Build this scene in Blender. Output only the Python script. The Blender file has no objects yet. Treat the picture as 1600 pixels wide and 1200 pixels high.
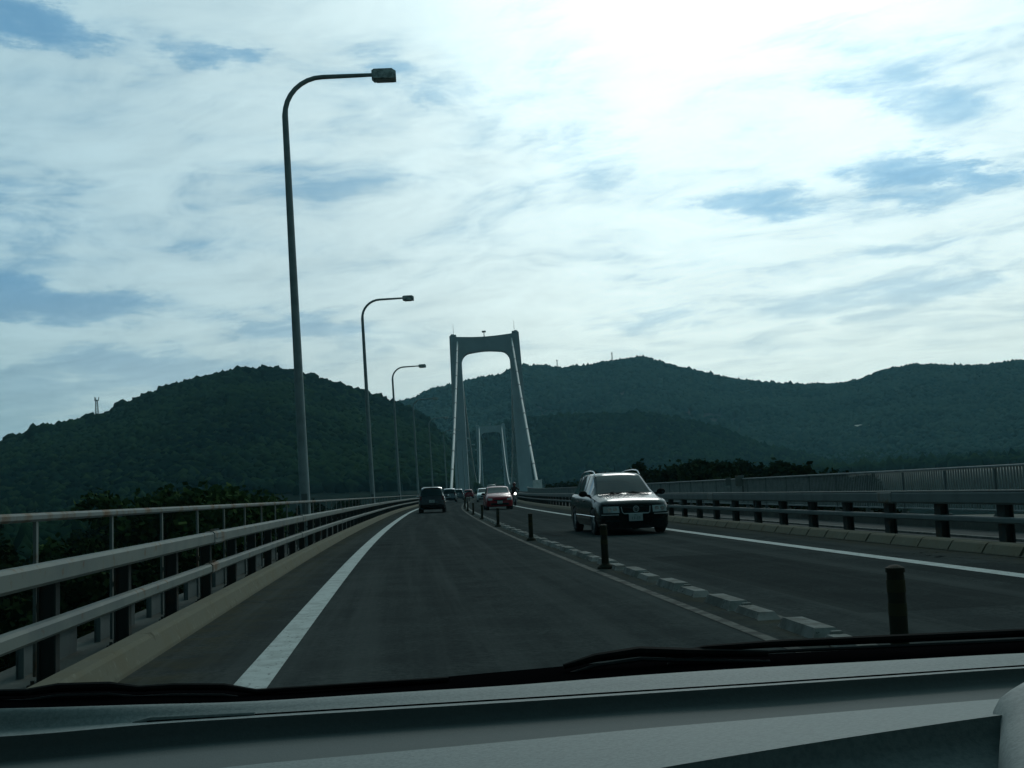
import bpy, bmesh, math, random
import numpy as np
from mathutils import Vector, Matrix
random.seed(7)
RNG = np.random.default_rng(11)
HAZE = 0.00010
S = bpy.context.scene
COL = S.collection
rad = math.radians

# ---------------------------------------------------------------- camera
CAM = Vector((0.03, 0.0, 1.10))
yaw, pitch, roll = rad(6.07), rad(5.33), rad(4.0)
Fw = Vector((math.sin(yaw)*math.cos(pitch), math.cos(yaw)*math.cos(pitch), math.sin(pitch)))
R0 = Vector((math.cos(yaw), -math.sin(yaw), 0))
U0 = R0.cross(Fw)
Rt = R0*math.cos(roll) - U0*math.sin(roll)
Up = Rt.cross(Fw)
cd = bpy.data.cameras.new('camera')
cd.sensor_width = 36.0
cd.lens = 1750/1600*36
cd.clip_start = 0.05
cd.clip_end = 30000
cam = bpy.data.objects.new('camera', cd)
COL.objects.link(cam)
cam.matrix_world = Matrix(((Rt.x, Up.x, -Fw.x, CAM.x), (Rt.y, Up.y, -Fw.y, CAM.y), (Rt.z, Up.z, -Fw.z, CAM.z), (0, 0, 0, 1)))
S.camera = cam
cd.dof.use_dof = False

# ---------------------------------------------------------------- exposure
S.view_settings.view_transform = 'Standard'
S.view_settings.look = 'None'
S.view_settings.exposure = 0.0
S.view_settings.gamma = 1.0
S.render.engine = 'CYCLES'
S.cycles.max_bounces = 6
S.cycles.diffuse_bounces = 3
S.cycles.glossy_bounces = 3
S.cycles.volume_bounces = 1
S.cycles.use_denoising = True

# ---------------------------------------------------------------- node helpers
class NT:
    def __init__(s, nt):
        s.nt = nt; nt.nodes.clear()
    def n(s, typ, **kw):
        nd = s.nt.nodes.new(typ)
        for k, v in kw.items():
            setattr(nd, k, v)
        return nd
    def put(s, sock, v):
        if isinstance(v, bpy.types.NodeSocket): s.nt.links.new(v, sock)
        elif v is not None: sock.default_value = v
    def math(s, op, a, b=None, c=None, clamp=False):
        m = s.n('ShaderNodeMath', operation=op, use_clamp=clamp)
        s.put(m.inputs[0], a); s.put(m.inputs[1], b)
        if c is not None: s.put(m.inputs[2], c)
        return m.outputs[0]
    def vmath(s, op, a, b=None, out=0):
        m = s.n('ShaderNodeVectorMath', operation=op)
        s.put(m.inputs[0], a); s.put(m.inputs[1], b)
        return m.outputs[out]
    def comb(s, x, y, z):
        m = s.n('ShaderNodeCombineXYZ'); s.put(m.inputs[0], x); s.put(m.inputs[1], y); s.put(m.inputs[2], z); return m.outputs[0]
    def noise(s, vec, scale, detail=4, rough=.5, dist=0.0):
        m = s.n('ShaderNodeTexNoise'); s.put(m.inputs['Vector'], vec)
        m.inputs['Scale'].default_value = scale; m.inputs['Detail'].default_value = detail
        m.inputs['Roughness'].default_value = rough; m.inputs['Distortion'].default_value = dist
        return m.outputs['Fac']
    def ramp(s, v, a, b, lo=0.0, hi=1.0, smooth=True):
        m = s.n('ShaderNodeMapRange'); m.interpolation_type = 'SMOOTHSTEP' if smooth else 'LINEAR'
        s.put(m.inputs[0], v); m.inputs[1].default_value = a; m.inputs[2].default_value = b
        m.inputs[3].default_value = lo; m.inputs[4].default_value = hi
        return m.outputs[0]
    def mix(s, fac, a, b, blend='MIX'):
        m = s.n('ShaderNodeMix', data_type='RGBA', blend_type=blend)
        s.put(m.inputs[0], fac)
        s.put(m.inputs[6], a if isinstance(a, bpy.types.NodeSocket) else (*a, 1))
        s.put(m.inputs[7], b if isinstance(b, bpy.types.NodeSocket) else (*b, 1))
        return m.outputs[2]

# ---------------------------------------------------------------- sky (Nishita seen between procedural clouds)
SUN_AZ, SUN_EL = rad(17.0), rad(33.0)       # azimuth from +Y towards +X
world = bpy.data.worlds.new('World'); S.world = world; world.use_nodes = True
w = NT(world.node_tree)
tc = w.n('ShaderNodeTexCoord')
dirv = tc.outputs['Generated']
sky = w.n('ShaderNodeTexSky', sky_type='NISHITA')
sky.sun_disc = False; sky.sun_elevation = SUN_EL; sky.sun_rotation = SUN_AZ
sky.air_density = 1.0; sky.dust_density = 2.0; sky.ozone_density = 1.0
sep = w.n('ShaderNodeSeparateXYZ'); w.put(sep.inputs[0], dirv)
X, Y, Z = sep.outputs
zc = w.math('MAXIMUM', Z, 0.0)
az = w.math('MULTIPLY', w.math('ARCTAN2', X, Y), 180/math.pi)
el = w.math('DIVIDE', Z, w.math('SQRT', w.math('ADD', w.math('MULTIPLY', X, X), w.math('MULTIPLY', Y, Y))))
# a flat cloud deck, seen in perspective
den = w.math('ADD', zc, 0.10)
px = w.math('DIVIDE', X, den); py = w.math('DIVIDE', Y, den)
deck = w.comb(w.math('ADD', w.math('MULTIPLY', px, 1.0), w.math('MULTIPLY', py, 0.25)), w.math('MULTIPLY', py, 1.0), 0.0)
warp = w.n('ShaderNodeTexNoise'); w.put(warp.inputs['Vector'], deck); warp.inputs['Scale'].default_value = 1.1; warp.inputs['Detail'].default_value = 4
deckw = w.vmath('ADD', deck, w.vmath('MULTIPLY', w.vmath('SUBTRACT', warp.outputs['Color'], (.5, .5, .5)), (.9, .9, .9)))
n1 = w.noise(deckw, 0.9, 7, .55, .2)
n2 = w.noise(w.vmath('ADD', deckw, (5.2, 1.3, 2.0)), 3.4, 8, .62, .3)
n3 = w.noise(w.vmath('ADD', deckw, (9.7, 4.1, 1.0)), 0.45, 3, .5, .0)
azel = w.comb(az, w.math('MULTIPLY', el, 57.0), 0.0)
wob = w.n('ShaderNodeTexNoise'); w.put(wob.inputs['Vector'], azel); wob.inputs['Scale'].default_value = .20; wob.inputs['Detail'].default_value = 8; wob.inputs['Roughness'].default_value = .70
wobv = w.comb(w.math('MULTIPLY', az, .55), w.math('MULTIPLY', el, 95.0), 0.0); w.put(wob.inputs['Vector'], wobv)
azw = w.vmath('ADD', azel, w.vmath('MULTIPLY', w.vmath('SUBTRACT', wob.outputs['Color'], (.5, .5, .5)), (15, 4.6, 0)))
def lobe(a, t, sa, se, amp, rot=0.0):
    d = w.vmath('SUBTRACT', azw, (a, t*57.0, 0))
    if rot:
        m = w.n('ShaderNodeVectorRotate', rotation_type='Z_AXIS'); w.put(m.inputs['Vector'], d); m.inputs['Angle'].default_value = rad(rot); d = m.outputs[0]
    q = w.vmath('MULTIPLY', d, (1.0/sa, 1.0/se, 0))
    L = w.vmath('LENGTH', q, out=1)
    return w.math('MULTIPLY', w.ramp(L, 0.0, 1.0, 1.0, 0.0), amp)
LOBES = [(-17.5, .425, 7.5, 1.9, .62, 8), (-8.5, .405, 4.0, 1.3, .30, 14), (-16, .188, 9.0, 1.5, .60, 6), (-12, .128, 7.5, 1.5, .50, 4),
         (-20, .25, 8, 5, .22, 0), (-20, .10, 8, 3.5, .38, 0), (19.2, .240, 5.5, 1.25, .36, 4), (27.6, .247, 6.0, 1.3, .42, 8), (27.0, .222, 5.0, .7, .22, 6), (31.5, .228, 4, .9, .25, 10), (13.5, .147, 5.0, .9, .24, 0), (-5.5, .163, 5.5, 1.2, .36, 3),
         (27, .31, 5.5, 4.0, .24, 40), (11.0, .30, 4.2, 2.4, .20, 30), (24.5, .185, 6.0, 1.0, .20, 0), (-3, .295, 6, 3.5, .13, 0), (28.5, .14, 6.5, 1.2, .26, 0), (4, .36, 3, 1.6, .16, 20), (-9, .24, 7, 2.0, .16, 10), (16, .185, 7, .9, .18, 2), (1.5, .395, 3.2, 1.0, .2, 10)]
acc = None
for L in LOBES:
    v = lobe(*L)
    acc = v if acc is None else w.math('ADD', acc, v)
glow_dir = Vector((math.sin(SUN_AZ)*math.cos(SUN_EL), math.cos(SUN_AZ)*math.cos(SUN_EL), math.sin(SUN_EL)))
cosg = w.math('MAXIMUM', w.vmath('DOT_PRODUCT', dirv, tuple(glow_dir), out=1), 0.0)
glow = w.math('POWER', cosg, 46.0)
glow_wide = w.math('POWER', cosg, 6.0)
base = w.math('ADD', w.math('MULTIPLY', w.math('SUBTRACT', n1, .5), .85), w.math('MULTIPLY', w.math('SUBTRACT', n2, .5), .75))
base = w.math('ADD', base, w.math('MULTIPLY', w.math('SUBTRACT', n3, .5), .35))
# streaky wind-drawn fibres
st = w.noise(w.comb(w.math('MULTIPLY', az, .05), w.math('MULTIPLY', el, 13.0), 0.0), 3.0, 7, .6, .6)
base = w.math('ADD', base, w.math('MULTIPLY', w.math('SUBTRACT', st, .5), .45))
cover = w.math('SUBTRACT', w.math('ADD', base, w.math('ADD', .60, w.math('MULTIPLY', glow, .25))), acc)
cover = w.ramp(cover, -.08, .80, 0.0, 1.0)
thin = w.mix(w.ramp(cover, 0, 1), (.22, .46, .66), (.60, .78, .83))
lit = w.mix(w.ramp(cover, .45, 1.0), thin, (.74, .90, .91))
warm = w.mix(w.ramp(el, .07, .24, .60, 0.0), lit, (.78, .89, .82))
bright = w.math('ADD', .84, w.math('ADD', w.math('MULTIPLY', glow, .62), w.math('MULTIPLY', glow_wide, .20)))
warm = w.mix(w.ramp(az, -24, 12, .85, 0.0), warm, w.mix(1.0, warm, (.58, .73, .83), 'MULTIPLY'))
# fine light and dark mottling in the cloud sheet
mott = w.math('ADD', 1.0, w.math('MULTIPLY', w.math('SUBTRACT', n2, .5), .35))
bright = w.math('MULTIPLY', bright, mott)
bright = w.math('MULTIPLY', bright, w.ramp(az, -6, 16, 1.0, 1.22))
# the sky away from the sun is far dimmer than the side the camera looks at
bright = w.math('MULTIPLY', bright, w.ramp(w.vmath('DOT_PRODUCT', dirv, tuple(glow_dir), out=1), .45, .80, .14, 1.0))
bright = w.math('MULTIPLY', bright, w.ramp(Z, .46, .85, 1.0, .5))
warm = w.mix(w.ramp(Z, .44, .60), warm, w.mix(1.0, warm, (.74, .98, 1.0), 'MULTIPLY'))
far_side = w.ramp(w.vmath('DOT_PRODUCT', dirv, tuple(glow_dir), out=1), .45, .80, 1.0, 0.0)
warm = w.mix(far_side, warm, w.mix(1.0, warm, (.66, .96, 1.0), 'MULTIPLY'))
b_cloud = w.n('ShaderNodeBackground'); w.put(b_cloud.inputs[0], warm); w.put(b_cloud.inputs[1], bright)
b_sky = w.n('ShaderNodeBackground'); w.put(b_sky.inputs[0], sky.outputs[0]); b_sky.inputs[1].default_value = 0.05
mx = w.n('ShaderNodeMixShader'); w.put(mx.inputs[0], w.ramp(cover, 0.0, .5, .93, 1.0)); w.put(mx.inputs[1], b_sky.outputs[0]); w.put(mx.inputs[2], b_cloud.outputs[0])
wo = w.n('ShaderNodeOutputWorld'); w.put(wo.inputs[0], mx.outputs[0])
world.cycles.sampling_method = 'MANUAL'; world.cycles.sample_map_resolution = 1024

# ---------------------------------------------------------------- sun behind thin cloud
sl = bpy.data.lights.new('sun', 'SUN'); sl.energy = 0.5; sl.angle = rad(14); sl.color = (1, .98, .94)
so = bpy.data.objects.new('sun', sl); COL.objects.link(so)
so.rotation_euler = (-glow_dir).to_track_quat('-Z', 'Y').to_euler()
so.location = (0, 0, 60)

# ---------------------------------------------------------------- materials
def pmat(name, col, rough=.8, metal=0.0, spec=.5, coat=0.0, noise=None, bump=None, emit=None, obj=True):
    """noise = (scale, other colour, amount range lo, hi, detail); bump = (scale, strength, distance)"""
    m = bpy.data.materials.new(name); m.use_nodes = True
    t = NT(m.node_tree)
    p = t.n('ShaderNodeBsdfPrincipled'); o = t.n('ShaderNodeOutputMaterial'); t.put(o.inputs[0], p.outputs[0])
    p.inputs['Base Color'].default_value = (*col, 1); p.inputs['Roughness'].default_value = rough
    p.inputs['Metallic'].default_value = metal; p.inputs['Specular IOR Level'].default_value = spec
    p.inputs['Coat Weight'].default_value = coat; p.inputs['Coat Roughness'].default_value = .03
    g = t.n('ShaderNodeNewGeometry').outputs['Position'] if not obj else t.n('ShaderNodeTexCoord').outputs['Object']
    c = None
    if noise:
        for (sc, col2, lo, hi, det) in (noise if isinstance(noise, list) else [noise]):
            f = t.ramp(t.noise(g, sc, det, .6), lo, hi)
            c = t.mix(f, c if c is not None else col, col2)
        t.put(p.inputs['Base Color'], c)
    if bump:
        b = t.n('ShaderNodeBump'); b.inputs['Strength'].default_value = bump[1]; b.inputs['Distance'].default_value = bump[2]
        t.put(b.inputs['Height'], t.noise(g, bump[0], 5, .6)); t.put(p.inputs['Normal'], b.outputs[0])
    if emit:
        p.inputs['Emission Color'].default_value = (*emit[0], 1); p.inputs['Emission Strength'].default_value = emit[1]
    return m

def asphalt_mat():
    m = bpy.data.materials.new('asphalt'); m.use_nodes = True; t = NT(m.node_tree)
    p = t.n('ShaderNodeBsdfPrincipled'); o = t.n('ShaderNodeOutputMaterial'); t.put(o.inputs[0], p.outputs[0])
    uv = t.n('ShaderNodeUVMap').outputs[0]     # u = metres across, v = metres along
    geo = t.n('ShaderNodeNewGeometry').outputs['Position']
    sp = t.n('ShaderNodeSeparateXYZ'); t.put(sp.inputs[0], uv); u, v = sp.outputs[0], sp.outputs[1]
    fine = t.noise(geo, 22, 8, .75); mid = t.noise(geo, 1.2, 5, .6)
    col = t.mix(t.ramp(fine, .36, .64), (.044, .051, .051), (.080, .090, .087))
    col = t.mix(t.math('MULTIPLY', t.ramp(mid, .35, .65), .8), col, (.046, .052, .052))
    # wheel tracks polished darker, oil strip between them, dust by the edges
    tr = None
    for c0, wd, am in ((0.35, .38, .16), (1.85, .38, .16), (4.0, .38, .16), (5.6, .38, .16)):
        a = t.math('MULTIPLY', t.ramp(t.math('ABSOLUTE', t.math('SUBTRACT', u, c0)), 0, wd, 1, 0), am)
        tr = a if tr is None else t.math('ADD', tr, a)
    tr = t.math('MULTIPLY', tr, t.ramp(t.noise(t.comb(t.math('MULTIPLY', u, 1.0), t.math('MULTIPLY', v, .06), 0.0), 1.6, 4), .25, .7, .4, 1.0))
    col = t.mix(tr, col, (.040, .045, .045))
    dust = t.math('ADD', t.ramp(u, -1.0, -1.7, 0, .55), t.math('ADD', t.ramp(u, 7.1, 7.9, 0, .55), t.math('MULTIPLY', t.ramp(t.math('ABSOLUTE', t.math('SUBTRACT', u, 2.85)), .0, .35, 1, 0), .5)))
    dust = t.math('MULTIPLY', dust, t.ramp(t.noise(geo, 3.0, 5, .65), .3, .65))
    col = t.mix(dust, col, (.085, .078, .048))
    p.inputs['Specular IOR Level'].default_value = 0
    # long streaks of wear, tar-filled cracks and repair patches
    lng = t.noise(t.comb(t.math('MULTIPLY', u, 2.2), t.math('MULTIPLY', v, .05), 0.0), 1.0, 6, .65)
    col = t.mix(t.ramp(lng, .42, .68, 0, .6), col, (.092, .102, .098))
    vp = t.n('ShaderNodeTexVoronoi', feature='F1', distance='CHEBYCHEV'); t.put(vp.inputs['Vector'], t.comb(t.math('MULTIPLY', u, .42), t.math('MULTIPLY', v, .085), 0.0)); vp.inputs['Scale'].default_value = 1.0
    sc = t.n('ShaderNodeSeparateColor'); t.put(sc.inputs[0], vp.outputs['Color'])
    pat = t.math('MULTIPLY', t.math('GREATER_THAN', sc.outputs[0], .80), t.math('LESS_THAN', vp.outputs['Distance'], .36))
    col = t.mix(t.math('MULTIPLY', pat, .40), col, (.030, .034, .034))
    vor = t.n('ShaderNodeTexVoronoi', feature='DISTANCE_TO_EDGE'); t.put(vor.inputs['Vector'], t.vmath('ADD', geo, t.vmath('MULTIPLY', t.comb(t.noise(geo, 1.5, 4), t.noise(geo, 1.9, 4), 0.0), (1.4, 1.4, 0)))); vor.inputs['Scale'].default_value = .22
    crk = t.math('MULTIPLY', t.ramp(vor.outputs[0], .0, .006, 1, 0), t.ramp(t.noise(geo, .15, 3), .5, .6))
    col = t.mix(crk, col, (.010, .011, .011))
    # cross seams
    seam = t.ramp(t.math('ABSOLUTE', t.math('SUBTRACT', t.math('FRACT', t.math('DIVIDE', v, 11.0)), .5)), 0, .003, .5, 0)
    col = t.mix(seam, col, (.028, .03, .03))
    t.put(p.inputs['Base Color'], col)
    t.put(p.inputs['Roughness'], t.ramp(tr, 0, .4, .88, .82))
    b = t.n('ShaderNodeBump'); b.inputs['Strength'].default_value = .5; b.inputs['Distance'].default_value = .006
    t.put(b.inputs['Height'], t.noise(geo, 90, 3, .7)); t.put(p.inputs['Normal'], b.outputs[0])
    return m

M = dict(
    asphalt=asphalt_mat(),
    line=pmat('worn_white_paint', (.52, .56, .54), .85, 0, .1, noise=[(5, (.38, .41, .39), .42, .7, 6), (26, (.11, .115, .11), .60, .68, 6)], bump=(60, .3, .003), obj=False),
    pale_line=pmat('faded_line_paint', (.13, .135, .12), .9, 0, .05, noise=(5, (.06, .065, .06), .40, .60, 6), obj=False),
    kerb=pmat('kerb_concrete', (.175, .17, .13), .95, 0, .05, noise=[(1.7, (.17, .155, .11), .4, .7, 6), (14, (.25, .24, .19), .55, .8, 5), (5, (.09, .085, .06), .60, .75, 6)], bump=(40, .4, .004), obj=False),
    conc=pmat('stained_concrete', (.13, .135, .12), .95, 0, .05, noise=[(1.3, (.09, .09, .08), .4, .7, 6), (16, (.23, .22, .19), .55, .8, 5)], bump=(35, .4, .005), obj=False),
    path=pmat('path_paving', (.11, .115, .11), .95, 0, .05, noise=(2.5, (.07, .075, .07), .4, .7, 6), bump=(60, .3, .004), obj=False),
    galv=pmat('weathered_galvanised_rail', (.205, .225, .205), .7, 0, .12, noise=[(2.2, (.155, .18, .175), .4, .7, 6), (6.5, (.17, .10, .05), .57, .74, 7)], bump=(25, .1, .003), obj=False),
    galv2=pmat('stained_galvanised_rail', (.17, .20, .195), .7, 0, .12, noise=[(2.2, (.14, .16, .16), .4, .7, 6), (4.5, (.13, .09, .06), .66, .82, 7)], obj=False),
    rustrail=pmat('rusty_top_rail', (.21, .235, .225), .75, 0, .12, noise=[(3.2, (.17, .105, .06), .45, .66, 7), (20, (.30, .31, .30), .6, .8, 4)], obj=False),
    postm=pmat('dark_steel_post', (.06, .066, .062), .8, 0, .1, noise=(5, (.12, .085, .06), .5, .75, 5), obj=False),
    fence=pmat('path_fence_steel', (.26, .30, .30), .65, .1, noise=(4, (.19, .22, .22), .4, .7, 5), obj=False),
    mast=pmat('grey_mast_steel', (.38, .44, .45), .65, 0, .25, noise=(3, (.29, .34, .35), .4, .7, 5), obj=False),
    lamphead=pmat('lamp_housing', (.70, .76, .74), .6, 0, .3, noise=(6, (.2, .23, .23), .4, .7, 4), obj=False),
    lens=pmat('lamp_lens', (.45, .48, .46), .25, 0, .5),
    rubber=pmat('delineator_rubber', (.036, .033, .022), .8, 0, .1, noise=(12, (.035, .04, .026), .4, .7, 4), obj=False),
    band=pmat('dull_reflective_band', (.055, .050, .026), .8, 0, .1),
    block=pmat('grey_white_block', (.25, .255, .24), .95, 0, .05, noise=[(4, (.15, .15, .135), .40, .66, 6), (17, (.075, .075, .065), .60, .72, 5)], bump=(50, .4, .003), obj=False),
    tower=pmat('tower_steel_paint', (.56, .64, .67), .7, 0, .2, noise=[(.09, (.46, .53, .56), .35, .7, 6), (.6, (.60, .68, .70), .5, .8, 5)], obj=False),
    cable=pmat('white_cable', (.66, .68, .64), .6, noise=(.5, (.40, .30, .22), .66, .76, 3), obj=False),
    white=pmat('white_box_paint', (.86, .88, .86), .6, noise=(2, (.70, .72, .70), .4, .7, 4), obj=False),
    rope=pmat('hanger_steel', (.22, .24, .24), .6),
    water=pmat('sea_water', (.02, .045, .05), .12, bump=(.12, .5, .4), obj=False),
    bark=pmat('bark', (.055, .045, .032), .9, noise=(9, (.09, .08, .06), .4, .7, 4)),
    tyre=pmat('tyre_rubber', (.018, .018, .018), .8),
    rim=pmat('alloy_rim', (.38, .40, .41), .35, .8),
    blackpl=pmat('black_plastic', (.010, .011, .011), .7, 0, .04, noise=(20, (.02, .021, .02), .4, .7, 4)),
    sideglass=pmat('side_glass', (.03, .05, .055), .06, 0, 1.0),
    carglass=pmat('car_glass', (.012, .030, .032), .05, 0, .35),
    chrome=pmat('chrome', (.65, .67, .68), .15, 1.0),
    head=pmat('headlamp_glass', (.46, .52, .52), .15, .1, .7),
    trim=pmat('bright_trim', (.62, .66, .66), .3, .3, .6),
    tail=pmat('tail_lamp', (.10, .006, .004), .2),
    plate=pmat('plate_white', (.50, .56, .56), .5),
    plategreen=pmat('plate_green_ink', (.02, .12, .07), .5),
    darkgreen=pmat('dark_green_paint', (.004, .010, .009), .16, 0, .22, .0),
    blackpaint=pmat('black_paint', (.008, .008, .010), .2, .1, .5, 1.0),
    redpaint=pmat('red_paint', (.34, .022, .030), .22, 0, .22, .0),
    silver=pmat('silver_paint', (.16, .19, .21), .3, .4, .5, 1.0),
    greypaint=pmat('grey_paint', (.10, .12, .13), .3, .4, .5, 1.0),
    whitepaint=pmat('white_car_paint', (.50, .54, .54), .3, 0, .5, 1.0),
    cloth=pmat('rider_jacket', (.03, .028, .028), .9),
    skin=pmat('skin', (.35, .2, .14), .6),
    helmet=pmat('helmet_shell', (.16, .05, .04), .2),
    lampon=pmat('lit_headlamp', (.8, .8, .75), .2, emit=((1, .97, .88), 14.0)),
    roofwhite=pmat('pale_roof', (.80, .74, .62), .6),
    wallpale=pmat('pale_wall', (.40, .38, .33), .8),
    latt=pmat('lattice_steel', (.22, .25, .26), .6),
)

# ---------------------------------------------------------------- object helpers
def tag(o, label=None, cat=None, group=None, kind=None):
    if label: o['label'] = label
    if cat: o['category'] = cat
    if group: o['group'] = group
    if kind: o['kind'] = kind
    return o
def link(o, parent=None):
    COL.objects.link(o)
    if parent is not None: o.parent = parent
    return o
def empty(name, label, cat, loc=(0, 0, 0), rotz=0, group=None):
    o = bpy.data.objects.new(name, None); link(o); o.location = loc; o.rotation_euler = (0, 0, rotz)
    o.empty_display_size = .3
    return tag(o, label, cat, group)
def mesh_np(name, V, F, mat, parent=None, smooth=False, sharp=True, uv=None, mats=None, mi=None):
    me = bpy.data.meshes.new(name)
    V = np.asarray(V, dtype=np.float32).reshape(-1, 3)
    if isinstance(F, np.ndarray):
        k = F.shape[1]; nf = len(F)
        me.vertices.add(len(V)); me.vertices.foreach_set('co', V.ravel())
        me.loops.add(nf*k); me.loops.foreach_set('vertex_index', F.astype(np.int32).ravel())
        me.polygons.add(nf); me.polygons.foreach_set('loop_start', np.arange(0, nf*k, k, dtype=np.int32))
        me.polygons.foreach_set('loop_total', np.full(nf, k, dtype=np.int32))
        me.update(calc_edges=True)
    else:
        me.from_pydata([tuple(map(float, v)) for v in V], [], F); me.update()
    if uv is not None:
        l = me.uv_layers.new(name='UVMap'); vi = np.empty(len(me.loops), dtype=np.int32); me.loops.foreach_get('vertex_index', vi)
        l.data.foreach_set('uv', np.asarray(uv, dtype=np.float32)[vi].ravel())
    for mm in (mats or [mat]): me.materials.append(mm)
    if mi is not None: me.polygons.foreach_set('material_index', np.asarray(mi, dtype=np.int32))
    if smooth:
        me.polygons.foreach_set('use_smooth', np.ones(len(me.polygons), dtype=bool))
        if sharp and len(me.polygons) < 20000: me.set_sharp_from_angle(angle=rad(42))
    o = bpy.data.objects.new(name, me); return link(o, parent)

class MB:
    """collects shapes, then links them as one mesh object"""
    def __init__(s): s.V = []; s.F = []
    def add(s, V, F):
        b = len(s.V); s.V += [tuple(v) for v in V]; s.F += [tuple(i+b for i in f) for f in F]; return s
    def box(s, c, d, bev=0.0, T=None):
        """c centre, d full sizes; bev = chamfer of all edges"""
        hx, hy, hz = d[0]/2, d[1]/2, d[2]/2
        if bev <= 0:
            V = [(sx*hx, sy*hy, sz*hz) for sz in (-1, 1) for sy in (-1, 1) for sx in (-1, 1)]
            F = [(0, 2, 3, 1), (4, 5, 7, 6), (0, 1, 5, 4), (2, 6, 7, 3), (0, 4, 6, 2), (1, 3, 7, 5)]
        else:
            bm = bmesh.new(); bmesh.ops.create_cube(bm, size=1.0)
            bmesh.ops.scale(bm, vec=d, verts=bm.verts)
            bmesh.ops.bevel(bm, geom=list(bm.edges), offset=min(bev, min(d)*.45), segments=2, affect='EDGES', profile=.6)
            bm.verts.index_update(); V = [tuple(v.co) for v in bm.verts]; F = [[v.index for v in f.verts] for f in bm.faces]; bm.free()
        V = [Vector(v)+Vector(c) for v in V]
        if T is not None: V = [T @ v for v in V]
        return s.add(V, F)
    def tube(s, pts, r, n=10, cap=True):
        pts = [Vector(p) for p in pts]; rr = r if isinstance(r, (list, tuple)) else [r]*len(pts)
        V = []; F = []; prev = None
        for i, p in enumerate(pts):
            t = (pts[min(i+1, len(pts)-1)]-pts[max(i-1, 0)]).normalized()
            if prev is None:
                a = Vector((0, 0, 1)) if abs(t.z) < .9 else Vector((1, 0, 0))
                u = t.cross(a).normalized()
            else:
                u = (prev-t*prev.dot(t)).normalized()
            prev = u; v = t.cross(u)
            for k in range(n):
                an = 2*math.pi*k/n; V.append(p+u*math.cos(an)*rr[i]+v*math.sin(an)*rr[i])
        for i in range(len(pts)-1):
            for k in range(n):
                a = i*n+k; b = i*n+(k+1) % n; F.append((a, b, b+n, a+n))
        if cap: F.append(tuple(range(n-1, -1, -1))); F.append(tuple(range((len(pts)-1)*n, len(pts)*n)))
        return s.add(V, F)
    def cyl(s, c, axis, r, h, n=24, r2=None):
        c = Vector(c); ax = Vector(axis).normalized()
        return s.tube([c-ax*h/2, c+ax*h/2], [r, r if r2 is None else r2], n)
    def sphere(s, c, r, n=12, sc=(1, 1, 1)):
        V = []; F = []; m = n//2
        for i in range(m+1):
            th = math.pi*i/m
            for k in range(n):
                an = 2*math.pi*k/n; V.append((c[0]+r*sc[0]*math.sin(th)*math.cos(an), c[1]+r*sc[1]*math.sin(th)*math.sin(an), c[2]+r*sc[2]*math.cos(th)))
        for i in range(m):
            for k in range(n): F.append((i*n+k, (i+1)*n+k, (i+1)*n+(k+1) % n, i*n+(k+1) % n))
        return s.add(V, F)
    def build(s, name, mat, parent=None, smooth=False):
        return mesh_np(name, s.V, s.F, mat, parent, smooth)

# ---------------------------------------------------------------- the road frame: s along, l to the right, h above the surface
ST = [-60, -20, 0, 24.3, 52.6, 81, 108, 136.7, 166, 194.6, 211, 254, 335, 809, 1200]
OF = [0, 0, 0, .15, .83, 1.9, 3.47, 5.5, 8.1, 11.2, 13.2, 17.3, 24.1, 64.0, 97.0]
def _slopes():
    m = []
    for i in range(len(ST)):
        if i == 0: m.append(0)
        elif i == len(ST)-1: m.append((OF[i]-OF[i-1])/(ST[i]-ST[i-1]))
        else:
            h0 = ST[i]-ST[i-1]; h1 = ST[i+1]-ST[i]; a = (OF[i]-OF[i-1])/h0; b = (OF[i+1]-OF[i])/h1
            m.append((a*h1+b*h0)/(h0+h1))
    return m
SL = _slopes()
def off(s):
    s = min(max(s, ST[0]), ST[-1]-1e-6)
    i = next(k for k in range(len(ST)-1) if ST[k+1] > s)
    h = ST[i+1]-ST[i]; t = (s-ST[i])/h
    y = (2*t**3-3*t*t+1)*OF[i]+(t**3-2*t*t+t)*h*SL[i]+(-2*t**3+3*t*t)*OF[i+1]+(t**3-t*t)*h*SL[i+1]
    d = ((6*t*t-6*t)*OF[i]+(-6*t*t+6*t)*OF[i+1])/h+(3*t*t-4*t+1)*SL[i]+(3*t*t-2*t)*SL[i+1]
    return y, d
def frame(s):
    y, d = off(s); ph = math.atan(d)
    u = min(max((s-100)/120.0, 0), 1); be = rad(1.8)*(1-u*u*(3-2*u))
    R = Vector((math.cos(ph)*math.cos(be), -math.sin(ph)*math.cos(be), -math.sin(be)))
    T = Vector((math.sin(ph), math.cos(ph), 0)); N = R.cross(T)
    return Vector((y, s, 0)), R, T, N
def P(s, l, h=0.0):
    C, R, T, N = frame(s); return C+R*l+N*h
def TM(s, l, h=0.0, rot=0.0):
    """matrix whose x is across, y along, z off the road surface"""
    C, R, T, N = frame(s); o = C+R*l+N*h
    m = Matrix(((R.x, T.x, N.x, o.x), (R.y, T.y, N.y, o.y), (R.z, T.z, N.z, o.z), (0, 0, 0, 1)))
    return m @ Matrix.Rotation(rot, 4, 'Z')
def srange(a, b, near=1.0):
    out = [a]; s = a
    while s < b:
        s = min(b, s+max(near, min(6.0, abs(s)*.04))); out.append(s)
    return out
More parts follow.
